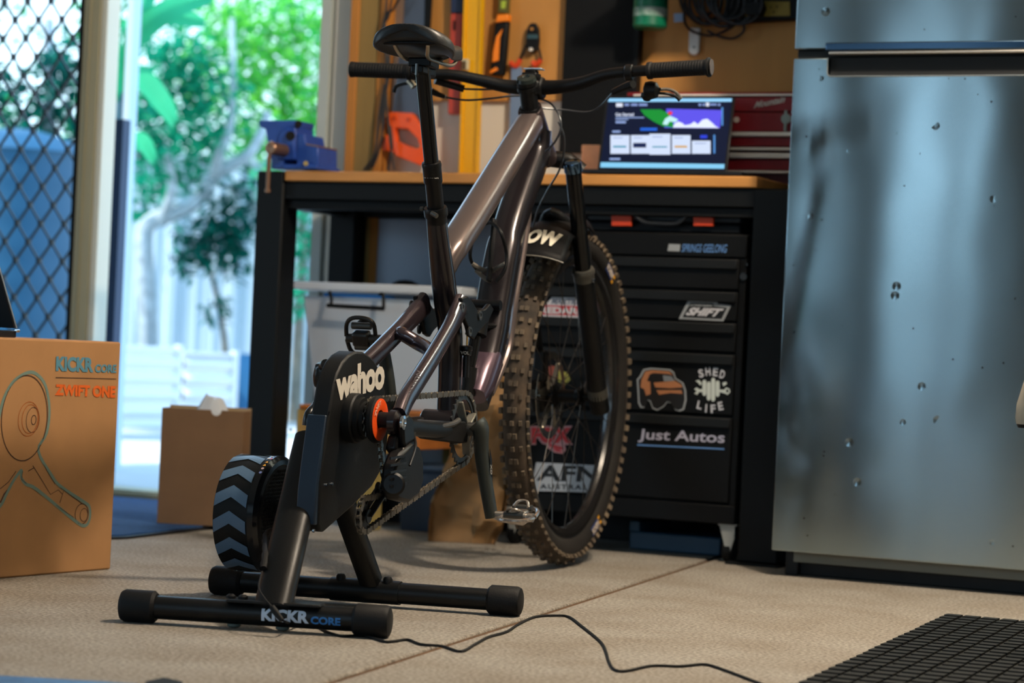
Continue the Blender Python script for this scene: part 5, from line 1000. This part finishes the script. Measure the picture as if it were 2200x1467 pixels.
mb = MB(); mb.box((-.014, by - .024, bc.z + .0362), (.024, by + .0, bc.z + .0395)); mk('mount_plate', mb, mat('pale_metal', 'C8D8EA', .3, metal=.8), stp_, local=True, bevel=.001)
bp_px = [(757, 150, .80), (850, 153, .81), (915, 158, .82), (975, 161, .832), (1030, 172, .848), (1080, 184, .86), (1120, 188, by), (1165, 188, by), (1205, 186, .86), (1250, 178, .848), (1300, 161, .832), (1345, 155, .82), (1400, 151, .81), (1522, 146, .80)]
bpts = catmull([Q(x, y, yy) for x, y, yy in bp_px], 5); n = len(bpts)
mb = MB(); mb.tube(bpts, [.0111 + .0050 * max(0, 1 - abs(i / n - .5) / .26) for i in range(n)], 18); hb = mk('handlebar', mb, M_blk2, bk, local=True)
def grip(x0, y0, x1, y1, fl0, yy0=.80, yy1=.815):
    a, c = Q(x0, y0, yy0), Q(x1, y1, yy1); d = (c - a).normalized(); Ln = (c - a).length; pr = [(.0, 0), (.0135, 0), (fl0, .002), (fl0, .006), (.0158, .010)]
    k = .012
    while k < Ln - .012: pr += [(.0158, k), (.0153, k + .0008), (.0153, k + .0016), (.0158, k + .0024)]; k += .006
    pr += [(.0158, Ln - .01), (.0175, Ln - .008), (.0175, Ln - .001), (.0135, Ln)]
    mb = MB(); mb.lathe(a, d, pr, 26); return mk('grip', mb, M_rub, hb, local=True)
grip(752, 149, 884, 154, .0165); g_ = grip(1527, 144, 1392, 152, .0195)
mb = MB(); a = Q(1528, 144, .80); mb.cyl(a, a + V3(.0018, 0, 0), .0155, 24); mk('grip_end', mb, mat('end_plug', '46403E', .6), hb, local=True)
for px in (893, 1352): 
    a = Q(px, 156, .818); mb = MB(); mb.cyl(a + V3(-.008, 0, 0), a + V3(.008, 0, 0), .0165, 20, bev=.002); mk('lever_clamp', mb, M_anod, hb, local=True)
# brake / dropper levers
def tb2(nm, L, r, m=M_blk2, par=None, seg=10, n=5):
    pts = catmull([Q(*p) for p in L], n); k = len(pts)
    rr = [r[0] + (r[1] - r[0]) * i / k for i in range(k)] if isinstance(r, tuple) else r
    mb = MB(); mb.tube(pts, rr, seg); return mk(nm, mb, m, par or bk, local=True)
bl = tb2('brake_lever', [(935, 172, .83), (960, 180, .845), (997, 191, .86)], (.0085, .0075), M_anod)
tb2('lever_blade', [(893, 178, .84), (872, 179, .86), (852, 185, .875), (846, 198, .88)], .004, M_blk2, bl)
tb2('lever_pivot', [(878, 172, .84), (886, 181, .84), (890, 187, .84)], .0075, mat('pale_alloy', 'B5AE9C', .35, metal=.8), bl)
tb2('cable_adjuster', [(925, 195, .84), (940, 202, .85), (955, 208, .86)], (.0075, .004), M_anod, bl)
tb2('adjuster_ferrule', [(954, 207, .86), (959, 209, .86)], .0035, M_chr, bl)
br = tb2('brake_lever', [(1316, 198, .87), (1338, 188, .86), (1360, 180, .845)], (.0055, .0095), M_anod)
mb = MB(); c = Q(1400, 194, .835); mb.lathe(c + V3(-.016, 0, 0), V3(1, 0, 0), [(.008, 0), (.017, .004), (.019, .014), (.016, .026), (.006, .032)], 16); mk('shifter_body', mb, M_blk2, br, local=True)
mb = MB(); c = Q(1390, 208, .835); mb.lathe(c, V3(0, 0, -1), [(.012, -.008), (.013, 0), (.006, .008), (0, .009)], 14); mk('shifter_paddle', mb, M_blk2, br, local=True)
tb2('lever_blade', [(1418, 192, .85), (1436, 192, .865), (1452, 199, .875), (1464, 213, .88)], .0035, mat('lever_satin', '5A5650', .35, metal=.6), br)
tb2('lever_blade', [(1416, 200, .84), (1438, 202, .85), (1452, 208, .86), (1460, 216, .865)], .003, M_blk2, br)
for L in ([(997, 191, .86), (1040, 192, .87), (1090, 190, .885)], [(958, 209, .86), (1000, 215, .87), (1050, 212, .885), (1100, 206, .90), (1128, 206, .91)], [(1150, 210, .90), (1180, 220, .87), (1200, 245, .85), (1205, 275, .845), (1192, 305, .85), (1172, 325, .86)], [(1165, 232, .90), (1210, 236, .92), (1262, 241, .92), (1290, 228, .905), (1316, 200, .87)], [(1200, 262, .90), (1211, 290, .90), (1212, 320, .91), (1203, 362, .93), (1176, 410, .96), (1156, 450, .98), (1144, 490, .99)]):
    tb2('control_hose', L, .0022, mat('hose_grey', '32353A', .3), hb, 8, 8)
# fork
fk = mk('fork', MB().sweep([V3(-.075, .985, .846), V3(-.05, .975, .866), V3(0, .968, .872), V3(.05, .975, .866), V3(.075, .985, .846)], .018, .018, 16, side=V3(0, 1, 0)), M_blk2, bk, local=True)
for s in (1, -1):
    k0, k1, k2, k3 = V3(s * .066, .958, .842), V3(s * .066, 1.062, .638), V3(s * .068, 1.19, .40), V3(s * .068, 1.225, .345)
    dd = (k1 - k0).normalized(); mb = MB(); mb.tube([k0 - dd * .014, k1], .0170, 22); lg = mk('stanchion', mb, M_post, fk, local=True)
    mb = MB(); mb.lathe(k0 - dd * .026, dd, [(0, 0), (.012, 0), (.017, .003), (.019, .008), (.019, .024), (.017, .026)], 22); mk('top_cap', mb, mat('blue_chrome', '5C7896', .15, metal=1), lg, local=True)
    mb = MB(); mb.lathe(k1 - dd * .010, dd, [(.017, 0), (.0225, .001), (.0245, .006), (.0245, .012), (.0225, .016), (.0225, .028)], 26); mk('seal_ring', mb, mat('seal_grey', '504E48', .4, metal=.4), fk, local=True)
    mb = MB(); mb.sweep(catmull([k1 + dd * .004, k1 * .5 + k2 * .5, k2, k3], 4), .0215, .0215, 20); mk('lower_leg', mb, M_blk2, fk, local=True)
    mb = MB(); mb.cyl(k2 + (k3 - k2) * .1, k2 + (k3 - k2) * .45, .0222, 22); mk('leg_band', mb, mat('seal_grey', '504E48', .4, metal=.4), fk, local=True)
    mb = MB(); mb.box((s * .068 - .012, 1.198, .355), (s * .068 + .012, 1.236, .389)); mk('fork_dropout', mb, M_blk2, fk, local=True, bevel=.004)
mb = MB(); mb.tube(catmull([V3(-.066, 1.075, .635), V3(-.05, 1.10, .70), V3(0, 1.03, .760), V3(.05, 1.10, .70), V3(.066, 1.075, .635)], 6), .0125, 14); mk('arch', mb, M_blk2, fk, local=True)
mb = MB(); p = V3(.088, 1.062, .622); mb.cyl(p, p + V3(.004, 0, 0), .005, 12); mk('lower_bolt', mb, M_chr, fk, local=True)
# front wheel
WC = V3(0, 1.212, .372); dl2 = radians(1.2)
whe = bpy.data.objects.new('front_wheel', None); COL.objects.link(whe); whe.parent = bk.ob; WR = Root(whe, Frame((0, 0, 0)))
def WV(x, r, t): return WC + V3(x * cos(dl2), 0, 0) + V3(r * cos(t) * sin(dl2), r * cos(t) * cos(dl2), r * sin(t)) - V3(0, x * sin(dl2), 0)
def ringmesh(prof, seg=96, closed=True):
    mb = MB(); mb.rings([[WV(x, r, 2 * pi * k / seg) for x, r in prof] for k in range(seg)], closed=True, caps=False); return mb
M_tire = mat('dusty_tyre', '181512', .85, var=.35, vs=14, bump=.3, bs=200); M_knob = mat('dusty_tread', '6C5E4C', .85, var=.45, vs=22, col2='4A4036')
tp = [(.0, .312)] + [(.010, .309), (.016, .312)] + [(.0275 * sin(a), .335 + .0285 * -cos(a)) for a in [radians(v) for v in (40, 60, 80, 100, 120, 140, 160, 180)]]
tp = [(x, r) for x, r in tp]; full = tp[:-1] + [(0, .3635)] + [(-x, r) for x, r in tp[1:-1][::-1]]
ty = mk('tyre', ringmesh(full), M_tire, WR, local=True)
mk('tread_base', ringmesh([(.0262, .3475), (.022, .3560), (.012, .3625), (0, .3642), (-.012, .3625), (-.022, .3560), (-.0262, .3475), (0, .34)]), mat('tread_dust', '544638', .9, var=.4, vs=25, col2='2A2520'), WR, local=True)
mb = MB(); NK = 84
def knob(x, t, wx, wt, h, r0, tilt=0):
    vs = []
    for hh, sc_ in ((-.004, 1.08), (h, .92)):
        for i, j in ((-1, -1), (1, -1), (1, 1), (-1, 1)): xx = x + i * wx * sc_; rr_ = r0 + hh; vs.append(WV(xx + (hh + .004) * tilt, rr_ - (abs(i * wx) * abs(tilt) * .6 if (i > 0) == (x > 0) else 0), t + (j * wt * sc_) / r0))
    mb.add(vs, [(0, 3, 2, 1), (4, 5, 6, 7), (0, 1, 5, 4), (1, 2, 6, 5), (2, 3, 7, 6), (3, 0, 4, 7)])
for k in range(NK):
    t = 2 * pi * k / NK; ev = k % 2
    if ev: knob(-.0055, t, .0042, .0058, .0046, .3630); knob(.0055, t, .0042, .0058, .0046, .3630)
    else: knob(0, t, .0038, .0050, .0056, .3635); knob(-.0150, t, .0036, .0055, .0050, .3595, -.3); knob(.0150, t, .0036, .0055, .0050, .3595, .3)
    knob(-.0245 - .0012 * ev, t + .01, .0036, .0066, .0042, .3480, -.7); knob(.0245 + .0012 * ev, t + .01, .0036, .0066, .0042, .3480, .7)
mk('tread', mb, M_knob, WR, local=True, sharp=0, kind='stuff')
mk('rim', ringmesh([(-.0155, .3125), (-.0165, .306), (-.0135, .298), (-.008, .288), (0, .285), (.008, .288), (.0135, .298), (.0165, .306), (.0155, .3125), (.012, .3115), (0, .3055), (-.012, .3115)]), mat('rim_black', '1C1B1B', .25, coat=.3), WR, local=True)
mb = MB(); mb.cyl(WC + V3(-.055, 0, 0), WC + V3(.055, 0, 0), .009, 16); mb.lathe(WC + V3(-.036, 0, 0), V3(1, 0, 0), [(.012, 0), (.027, .002), (.027, .007), (.015, .014), (.014, .050), (.022, .060), (.022, .066), (.012, .070)], 30); mk('wheel_hub', mb, M_blk2, WR, local=True)
M_spk = mat('spoke_steel', '4A4642', .3, metal=.8)
for k in range(28):
    s = 1 if k % 2 else -1; hr_ = .026 if s < 0 else .021; tr_ = 2 * pi * k / 28; th = tr_ + (.55 if (k // 2) % 2 else -.55); mb = MB(); mb.tube([WV(s * .031, hr_, th), WV(s * .003, .288, tr_)], .0010, 5, caps=False); mk('spoke', mb, M_spk, WR, local=True)
mb = MB(); nr = 48; inn = []; 
mb.rings([[WV(-.044, .080, 2 * pi * k / nr), WV(-.042, .080, 2 * pi * k / nr), WV(-.042, .095 + .001 * (k % 2), 2 * pi * k / nr), WV(-.044, .095 + .001 * (k % 2), 2 * pi * k / nr)] for k in range(nr)], closed=True, caps=False)
for k in range(6): t = 2 * pi * k / 6; mb.bar(WV(-.043, .02, t + .35), WV(-.043, .082, t), .0018, .009, V3(1, 0, 0))
mk('brake_rotor', mb, mat('rotor_steel', '9A948A', .25, metal=1), WR, local=True)
def side_label(tc, rot):
    mb = MB()
    def f(u, v): t = tc + (u - .5) * .19 * rot; r_ = .318 + .020 * v; return WV(.0256 - abs(v - .5) * .004 + .0018, r_, t)
    # fitted to the sidewall
    def fs(u, v): 
        r_ = .321 + .016 * v; zz_ = (r_ - .335) / .0285; return WV(.0275 * sqrt(max(0, 1 - zz_ * zz_)) + .0012, r_, tc - rot * (u - .5) * .19)
    mbb = MB(); mby = MB(); n = 10
    for i in range(n):
        mbb.add([fs(i / n * .8, -.1), fs((i + 1) / n * .8, -.1), fs((i + 1) / n * .8, 1.1), fs(i / n * .8, 1.1)], [(0, 1, 2, 3)])
    mby.add([fs(.82, -.1), fs(.91, -.1), fs(1, -.1), fs(1, 1.1), fs(.91, 1.1), fs(.82, 1.1)], [(0, 1, 4, 5), (1, 2, 3, 4)])
    mk('sidewall_patch', mbb, mat('label_blue', '2A3C70', .5), ty, local=True, sharp=0); mk('sidewall_patch', mby, mat('label_yellow', 'E2A01E', .5), ty, local=True, sharp=0)
    lettering('lettering', 'MICHELIN', lambda u, v: fs(.03 + .76 * u, .08 + .84 * v) + V3(.0005, 0, 0), mat('label_white', 'C8BCB0', .5), ty, local=True, bold=.05)
side_label(radians(58), 1); side_label(radians(-62), -1)
# brake caliper at the fork, left side
mb = MB(); mb.box((-.062, 1.130, .40), (-.034, 1.165, .47)); mk('brake_caliper', mb, M_anod, bk, local=True, bevel=.006)
# fender
nF, mF = 18, 14; vs = []; fs_ = []
for i in range(nF + 1):
    u = i / nF; t = radians(84 + 55 * u); r0 = .392 + .052 * u ** 1.5; hw = .030 + .044 * u
    if u > .9: hw *= 1.0
    for j in range(mF + 1):
        v = 2 * j / mF - 1; vs.append(WC + V3(hw * v, (r0 - .030 * abs(v) ** 2.2 * (1.1 - .45 * u)) * cos(t), (r0 - .030 * abs(v) ** 2.2 * (1.1 - .45 * u)) * sin(t)))
for i in range(nF):
    for j in range(mF): a = i * (mF + 1) + j; fs_.append((a, a + 1, a + mF + 2, a + mF + 1))
mb = MB(); mb.add(vs, fs_); fd = mk('fender', mb, mat('fender_black', '08080A', .6, spec=.2), bk, local=True, sharp=60); so = fd.ob.modifiers.new('thick', 'SOLIDIFY'); so.thickness = .0025; so.offset = 0
def fsurf(u, v):
    t = radians(84 + 55 * u); r0 = .392 + .052 * u ** 1.5 + .0045; hw = .030 + .044 * u; k = (r0 - .030 * abs(v) ** 2.2 * (1.1 - .45 * u)); return WC + V3(hw * v, k * cos(t), k * sin(t))
lettering('lettering', 'LOW', lambda u, v: fsurf(.91 - .15 * v, -.55 + 1.3 * u), mat('label_cream', 'DCD4C0', .5), fd, local=True, bold=.06)
ep = [vs[nF * (mF + 1) + j] for j in range(mF + 1)]; mb = MB(); mb.tube(ep, .0018, 6); mk('fender_edge', mb, mat('edge_grey', '6A665C', .5), fd, local=True)
# rear triangle
rt_ = mk('seat_stays', MB(), M_fr2, bk, local=True) if False else None
spts = [P(990, 655, .036), P(968, 700, .044), P(932, 762, .054), P(897, 818, .062), P(872, 858, .066), P(858, 893, .070)]
first = None
for s in (1, -1):
    L = [V3(s * p.x, p.y, p.z) for p in spts]; c = catmull(L, 5); n = len(c); mb = MB(); mb.sweep(c, (.0125 if s > 0 else .0125), [.018 + .006 * max(0, 1 - i / 6) for i in range(n)], 16, .75); mk('seat_stay', mb, mat('stay_bronze', '40353A', .26, metal=.6, coat=.5), bk, local=True)
    L2 = [V3(s * .066, .0, .330), V3(s * .066, .10, .325), V3(s * .058, .26, .318), V3(s * .042, .42, .322)]; mb = MB(); mb.sweep(catmull(L2, 5), .010, .014, 14, .7); mk('chain_stay', mb, M_blk2, bk, local=True)
    mb = MB(); mb.lathe((s * .060, .008, .336), V3(s, 0, 0), [(0, 0), (.022, 0), (.022, .012), (.014, .017), (.009, .018), (.009, .014), (0, .014)], 24); mk('dropout', mb, M_fd, bk, local=True)
    pts = [(983, 640), (996, 636), (1006, 648), (1018, 668), (1034, 664), (1044, 652), (1052, 664), (1040, 690), (1018, 714), (1010, 728), (1002, 722), (996, 700), (986, 676)]
    pl_ = [P(x, y, .040) for x, y in pts]; pl_ = [V3(s * p.x, p.y, p.z) for p in pl_]; mb = MB(); mb.prism(pl_ if s > 0 else pl_[::-1], (s * .009, 0, 0)); rk = mk('rocker_link', mb, M_blk2, bk, local=True, bevel=.002)
    for (x, y) in ((992, 660), (1030, 678), (1008, 712)): p = P(x, y, .049); p.x = s * .049; mb = MB(); mb.lathe(p, V3(s, 0, 0), [(.009, 0), (.009, .003), (.005, .003), (.005, .0015), (0, .0015)], 16); mk('pivot_bolt', mb, M_gun, rk, local=True)
mid = spts[2]; up_ = spts[1]
br_ = catmull([V3(-.046, up_.y - .02, up_.z - .02), V3(-.028, mid.y + .05, mid.z + .035), V3(0, mid.y + .055, mid.z + .02), V3(.03, mid.y + .03, mid.z + .01), V3(.052, mid.y, mid.z)], 5)
mb = MB(); mb.tube(br_, .013, 14); mk('stay_bridge', mb, mat('stay_bronze', '40353A', .26, metal=.6, coat=.5), bk, local=True)
mb = MB(); mb.prism([P(x, y, .050) for x, y in ((905, 908), (985, 904), (992, 915), (990, 950), (975, 952), (900, 942), (885, 930))][::-1], (.014, 0, 0)); mk('chain_guard', mb, mat('guard_black', '0A0A0B', .7, spec=.2), bk, local=True, bevel=.003)
mb = MB(); mb.tube(catmull([P(878, 912, .064), P(930, 918, .064), P(970, 912, .062), P(985, 903, .06)], 5), .0055, 10); mk('stay_guard', mb, mat('guard_grey', '3A3835', .45), bk, local=True)
lettering('lettering', 'CANYON', quadmap(P(882, 862, .0768), P(905, 800, .0712), P(897, 795, .0712), P(874, 857, .0768)), mat('tonal_print', '5E5450', .4), bk, local=True, bold=.03)
# shock
sh = mk('rear_shock', MB().tube([P(1030, 668), P(1022, 720)], .021, 22), M_blk2, bk, local=True)
mb = MB(); mb.tube([P(1022, 720), P(1008, 800)], .0115, 18); mk('shock_shaft', mb, M_post, sh, local=True)
mb = MB(); mb.tube([P(1008, 790), P(1002, 850)], .017, 18); mk('shock_eyelet', mb, M_blk2, sh, local=True)
mb = MB(); mb.tube([P(1004, 716, .030), P(1003, 742, .030)], .0018, 8); mk('adjuster_rod', mb, mat('gold_rod', 'B88A4A', .25, metal=1), sh, local=True)
mb = MB(); mb.lathe(P(1003, 742, .030), (0, 0, -1), [(.006, 0), (.011, .002), (.011, .008), (.009, .010), (.009, .018), (.006, .020), (.006, .06)], 18); mk('adjuster_knob', mb, M_anod, sh, local=True)
lettering('lettering', 'VOL', lambda u, v: P(1003, 742, .030) + V3(-.008 + .018 * u, -.0116, -.017 + .006 * v), mat('silver_print', 'B8B4AC', .4), sh, local=True)
mb = MB(); p = P(1045, 655, 0); mb.cyl(p + V3(-.03, 0, 0), p + V3(.03, 0, 0), .010, 16); mb.lathe(P(1047, 692, 0), V3(0, .1, -1), [(.02, 0), (.027, .004), (.027, .009), (.024, .012)], 24); mk('shock_mount', mb, M_anod, sh, local=True)
# bottle cage
cg = mk('bottle_cage', MB().tube(catmull([P(1062, 606, -.02), P(1035, 590, -.03), P(1012, 560, -.035), P(1012, 530, -.035), P(1022, 500, -.034), P(1040, 482, -.02), P(1058, 480, .0), P(1076, 500, .025), P(1088, 545, .034), P(1084, 580, .034), P(1066, 606, .02)], 6), .0036, 10), M_blk2, bk, local=True)
mb = MB(); mb.bar(P(1062, 470, 0), P(1050, 605, 0), .020, .006, V3(1, 0, 0)); mk('cage_spine', mb, M_blk2, cg, local=True, bevel=.002)
for L in ([P(1014, 566, -.034), P(1040, 580, -.015), P(1056, 572, 0)], [P(1022, 580, -.03), P(1042, 598, -.012), P(1056, 604, 0)], [P(1086, 566, .034), P(1070, 574, .015), P(1058, 582, 0)]):
    mb = MB(); mb.tube(catmull(L, 4), .0045, 8); mk('cage_arm', mb, mat('cage_highlight', '6C675E', .4), cg, local=True)  # highlight on the cage base put into the arms as lighter grey
# cranks
S_ = P(1033, 923, .088); E_ = P(1056, 1106, .104); dv = V3(0, E_.y - S_.y, E_.z - S_.z)
BBc = V3(0, S_.y, S_.z)
cr_ = catmull([S_ + V3(-.008, -dv.y * .08, -dv.z * .08 + .0), S_, S_ + dv * .25 + V3(.000, 0, 0), S_ + dv * .6 + V3(.006, 0, 0), E_ + dv * .02], 5); n = len(cr_)
mb = MB(); mb.sweep(cr_, [.0145 - .0045 * i / n for i in range(n)], [.024 - .009 * min(1, i / 9) + .001 * i / n for i in range(n)], 18, .7); ck = mk('crank_arm', mb, M_grey, bk, local=True, label='grey crank arm nearer the camera, pointing down')
mb = MB(); p = S_ + V3(.004, 0, 0); mb.lathe(p, V3(1, 0, 0), [(.0135, 0), (.0135, .0055), (.009, .007), (.0085, .003), (0, .003)], 22); mk('spindle_cap', mb, M_blk2, ck, local=True)
mb = MB(); mb.prism([S_ + dv * a_ + V3(.0135 + .004 * a_, b_, 0) for a_, b_ in ((.22, .006), (.34, .013), (.66, .010), (.72, .004), (.60, .002), (.34, .002))], (.0006, 0, 0)); mk('arm_recess', mb, M_blk2, ck, local=True)
lettering('lettering', 'GX', quadmap(*[S_ + dv * a + V3(.0075 + .0105, b_, 0) for a, b_ in ((.52, -.004), (.40, -.004), (.40, .006), (.52, .006))]), mat('silver_print', 'B8B4AC', .4), ck, local=True)
LS = V3(-S_.x, S_.y, S_.z); LE = V3(-E_.x, S_.y - dv.y, S_.z - dv.z)
mb = MB(); mb.sweep(catmull([LS + dv * .08, LS, LS - dv * .5 + V3(-.004, 0, 0), LE], 4), .0105, .015, 16, .7); mk('crank_arm', mb, M_grey, bk, local=True, label='crank arm on the far side, pointing up')
mb = MB(); mb.cyl((-.085, S_.y, S_.z), (.085, S_.y, S_.z), .0125, 18); mk('spindle', mb, M_gun, bk, local=True)
def pedal(E, s, label, m_b, roll=0, k=1.0):
    body = mk('pedal', MB().cyl(E + V3(s * -.004, 0, 0), E + V3(s * .072, 0, 0), .0085, 16), m_b, bk, local=True, label=label)
    pr2 = lambda L: [V3(s * a + E.x, E.y + k * (b_ * cos(roll) - c * sin(roll)), E.z + k * (b_ * sin(roll) + c * cos(roll))) for a, b_, c in L]
    c1, c2_ = s * .016 + E.x, s * .068 + E.x
    for sy_ in (1, -1):
        mb = MB(); mb.tube(catmull(pr2([(.014, .004 * sy_, .0), (.016, .030 * sy_, .003), (.030, .040 * sy_, .004), (.056, .040 * sy_, .004), (.070, .028 * sy_, .003), (.073, .004 * sy_, 0)]), 4), .0042, 8); mk('cage', mb, m_b, body, local=True)
        mb = MB(); mb.tube(pr2([(.024, .022 * sy_, .009), (.062, .022 * sy_, .009)]), .0068, 12); mk('spring', mb, M_gun, body, local=True)
        mb = MB(); mb.tube(catmull(pr2([(.028, .016 * sy_, .012), (.034, .026 * sy_, .019), (.050, .026 * sy_, .019), (.056, .016 * sy_, .012)]), 4), .0030, 8); mk('binding_claw', mb, m_b, body, local=True)
    mb = MB(); mb.prism(pr2([(.026, b_, c) for b_, c in ((-.014, -.011), (.014, -.011), (.014, .011), (-.014, .011))]), (s * .034, 0, 0)); mk('pedal_body', mb, m_b, body, local=True, bevel=.005)
pedal(E_ + V3(.010, 0, 0), 1, 'worn silver clip pedal', mat('worn_alloy', 'B0A8A0', .3, metal=.9, var=.3, vs=120), radians(12), 1.15)
pedal(LE + V3(.004, 0, 0), -1, 'dark far-side clip pedal', mat('dark_alloy', '3C3A38', .35, metal=.8), radians(-62), 1.0)
# chainring
RC = V3(.052, S_.y, S_.z); prof = []; N = 32
for k in range(N):
    for r_, o in ((.0635, 0), (.0695, .32), (.0695, .45), (.0635, .77)): t = 2 * pi * (k + o) / N; prof.append((r_ * cos(t), r_ * sin(t)))
inner = []; 
mb = MB(); nO = len(prof); A1_ = [RC + V3(-.0015, c, s) for c, s in prof]; B1_ = [RC + V3(-.0015, c * .82 / 1.0, s * .82) for c, s in [(.066 * cos(2 * pi * k / nO), .066 * sin(2 * pi * k / nO)) for k in range(nO)]]
vs = A1_ + B1_ + [p + V3(.003, 0, 0) for p in A1_] + [p + V3(.003, 0, 0) for p in B1_]; fs = []
for i in range(nO): j = (i + 1) % nO; fs += [(i, j, nO + j, nO + i), (2 * nO + i, 3 * nO + i, 3 * nO + j, 2 * nO + j), (i, 2 * nO + i, 2 * nO + j, j), (nO + i, nO + j, 3 * nO + j, 3 * nO + i)]
mb.add(vs, fs); chn = mk('chainring', mb, M_gun, bk, local=True, sharp=25)
for k in range(4): t = pi / 2 * k + .5; mb = MB(); mb.bar(RC + V3(.004, .012 * cos(t), .012 * sin(t)), RC + V3(.001, .057 * cos(t), .057 * sin(t)), .005, .016, V3(1, 0, 0)); mk('spider_arm', mb, mat('spider_grey', '7A776C', .4, metal=.5), chn, local=True, bevel=.002)
def chain(path, nm='chain'):
    """roller chain: alternating inner and outer plates along a path, 12.7 mm pitch"""
    pts = [Vector(p) for p in path]; cum = [0]
    for a, c in zip(pts, pts[1:]): cum.append(cum[-1] + (c - a).length)
    def at(s):
        for i in range(len(pts) - 1):
            if s <= cum[i + 1]: return pts[i].lerp(pts[i + 1], (s - cum[i]) / max(1e-9, cum[i + 1] - cum[i]))
        return pts[-1]
    mb = MB(); s = 0; k = 0
    while s + .0127 < cum[-1]:
        a, c = at(s), at(s + .0127); d = (c - a).normalized(); n = V3(1, 0, 0).cross(d).normalized(); o = .0036 if k % 2 else .0026; h_ = 1.35
        for sx in (1, -1):
            n = n * h_ if sx == 1 else n
            L = [a - d * .003 + n * .0022, a + n * .0040, a + d * .003 + n * .0036, (a + c) / 2 + n * .0026, c - d * .003 + n * .0036, c + n * .0040, c + d * .003 + n * .0022, c + d * .003 - n * .0022, c - n * .0040, c - d * .003 - n * .0036, (a + c) / 2 - n * .0026, a + d * .003 - n * .0036, a - n * .0040, a - d * .003 - n * .0022]
            mb.prism([p + V3(sx * o, 0, 0) for p in L], (sx * .0010, 0, 0))
        mb.cyl(a - V3(.0042, 0, 0), a + V3(.0042, 0, 0), .0036, 6); s += .0127; k += 1
    return mk(nm, mb, M_chain, bk, local=True, sharp=25, kind='stuff')
arcp = lambda c, r_, a0, a1, n=14: [V3(c.x, c.y + r_ * cos(a0 + (a1 - a0) * k / n), c.z + r_ * sin(a0 + (a1 - a0) * k / n)) for k in range(n + 1)]
cog = V3(.030, 0, .34); lp_ = P(783, 1108, .040); up2 = P(826, 1052, .045)
path = [V3(.030, -.02, .34 + .02)] + arcp(cog, .034, radians(130), radians(85), 5) + [V3(p.x, p.y, p.z) for p in arcp(RC, .0665, radians(95), radians(-88), 26)]
# lower run to the derailleur, around its lower pulley and back up
path += [lp_ + V3(0, .006, -.027)] + arcp(lp_, .027, radians(-85), radians(-200), 12) + [lp_ + V3(0, -.012, .03), up2 + V3(0, .01, -.01), cog + V3(0, .03, -.03)]
path = [V3(p.x if abs(p.x - .03) > 1e-6 else .030, p.y, p.z) for p in path]; chain(path)
# derailleur
dr2 = mk('derailleur', MB().prism([P(x, y, .070) for x, y in ((846, 960), (858, 950), (874, 958), (881, 985), (882, 1030), (872, 1062), (850, 1078), (826, 1072), (815, 1046), (820, 1000), (832, 972))][::-1], (.026, 0, 0)), M_blk2, bk, local=True, bevel=.006)
mb = MB(); mb.prism([P(x, y, .078) for x, y in ((852, 898), (866, 890), (876, 900), (878, 950), (884, 990), (876, 1000), (862, 985), (855, 950))][::-1], (.012, 0, 0)); mk('hanger_link', mb, M_anod, dr2, local=True, bevel=.004)
mb = MB(); mb.lathe(P(864, 908, .090), V3(1, 0, 0), [(.012, 0), (.012, .004), (.007, .005), (.006, .002), (0, .002)], 18); mk('hanger_bolt', mb, M_chr, dr2, local=True)
mb = MB(); mb.prism([P(x, y, .060) for x, y in ((832, 935), (850, 925), (862, 940), (858, 975), (836, 980), (826, 965))][::-1], (.020, 0, 0)); mk('b_knuckle', mb, M_anod, dr2, local=True, bevel=.005); dr2.ob.children[-1].name = 'upper_knuckle'
mb = MB(); mb.cyl(P(845, 1040, .055), P(845, 1040, .097), .020, 22, bev=.004); mk('clutch', mb, M_blk2, dr2, local=True)
lettering('lettering', 'GX', quadmap(P(868, 960, .0905), P(878, 985, .0905), P(874, 988, .0905), P(864, 963, .0905)), mat('silver_print', 'B8B4AC', .4), dr2, local=True)
for xo in (.033, .048):
    u_, l_ = V3(xo, up2.y, up2.z), V3(xo, lp_.y, lp_.z); mb = MB(); mb.bar(u_, l_, .0022, .013, V3(1, 0, 0)); 
    for c, r_ in ((u_, .013), (l_, .012)): mb.cyl(c - V3(.0011, 0, 0), c + V3(.0011, 0, 0), r_, 18)
    mk('cage_plate', mb, M_anod, dr2, local=True)
mb = MB(); mb.tube([V3(.06, up2.y, up2.z), P(845, 1040, .07)], .009, 12); mk('cage_pivot', mb, M_blk2, dr2, local=True)
for k in range(5):
    y0_ = 985 + 15 * k; mb = MB(); mb.bar(P(838, y0_, .0965), P(872, y0_ - 6, .0965), .004, .003, V3(1, 0, 0)); mk('body_rib', mb, M_anod, dr2, local=True)
for c, r_ in ((lp_, .024), (up2, .020)):
    prof = []
    for k in range(12):
        for rr_, o in ((r_ - .005, 0), (r_, .35), (r_, .5), (r_ - .005, .85)): t = 2 * pi * (k + o) / 12; prof.append((rr_ * cos(t), rr_ * sin(t)))
    mb = MB(); mb.prism([c + V3(-.002, a, b_) for a, b_ in prof], (.004, 0, 0)); mk('jockey_wheel', mb, M_blk2, dr2, local=True)
tb2('shift_hose', [(880, 1000, -.02), (893, 960, .02), (890, 930, .08), (905, 925, .14)], .0022, M_blk2, dr2)
# ================================================================== LAMP AND CEILING LIGHT
def ptlamp(name, loc, col, w, r):
    l = bpy.data.lights.new(name, 'POINT'); l.energy = w; l.shadow_soft_size = r; l.color = col; o = bpy.data.objects.new(name, l); COL.objects.link(o); o.location = loc
ptlamp('ceiling_bulb', (-.9, 4.0, 2.30), (1.0, .85, .68), 180, .06)
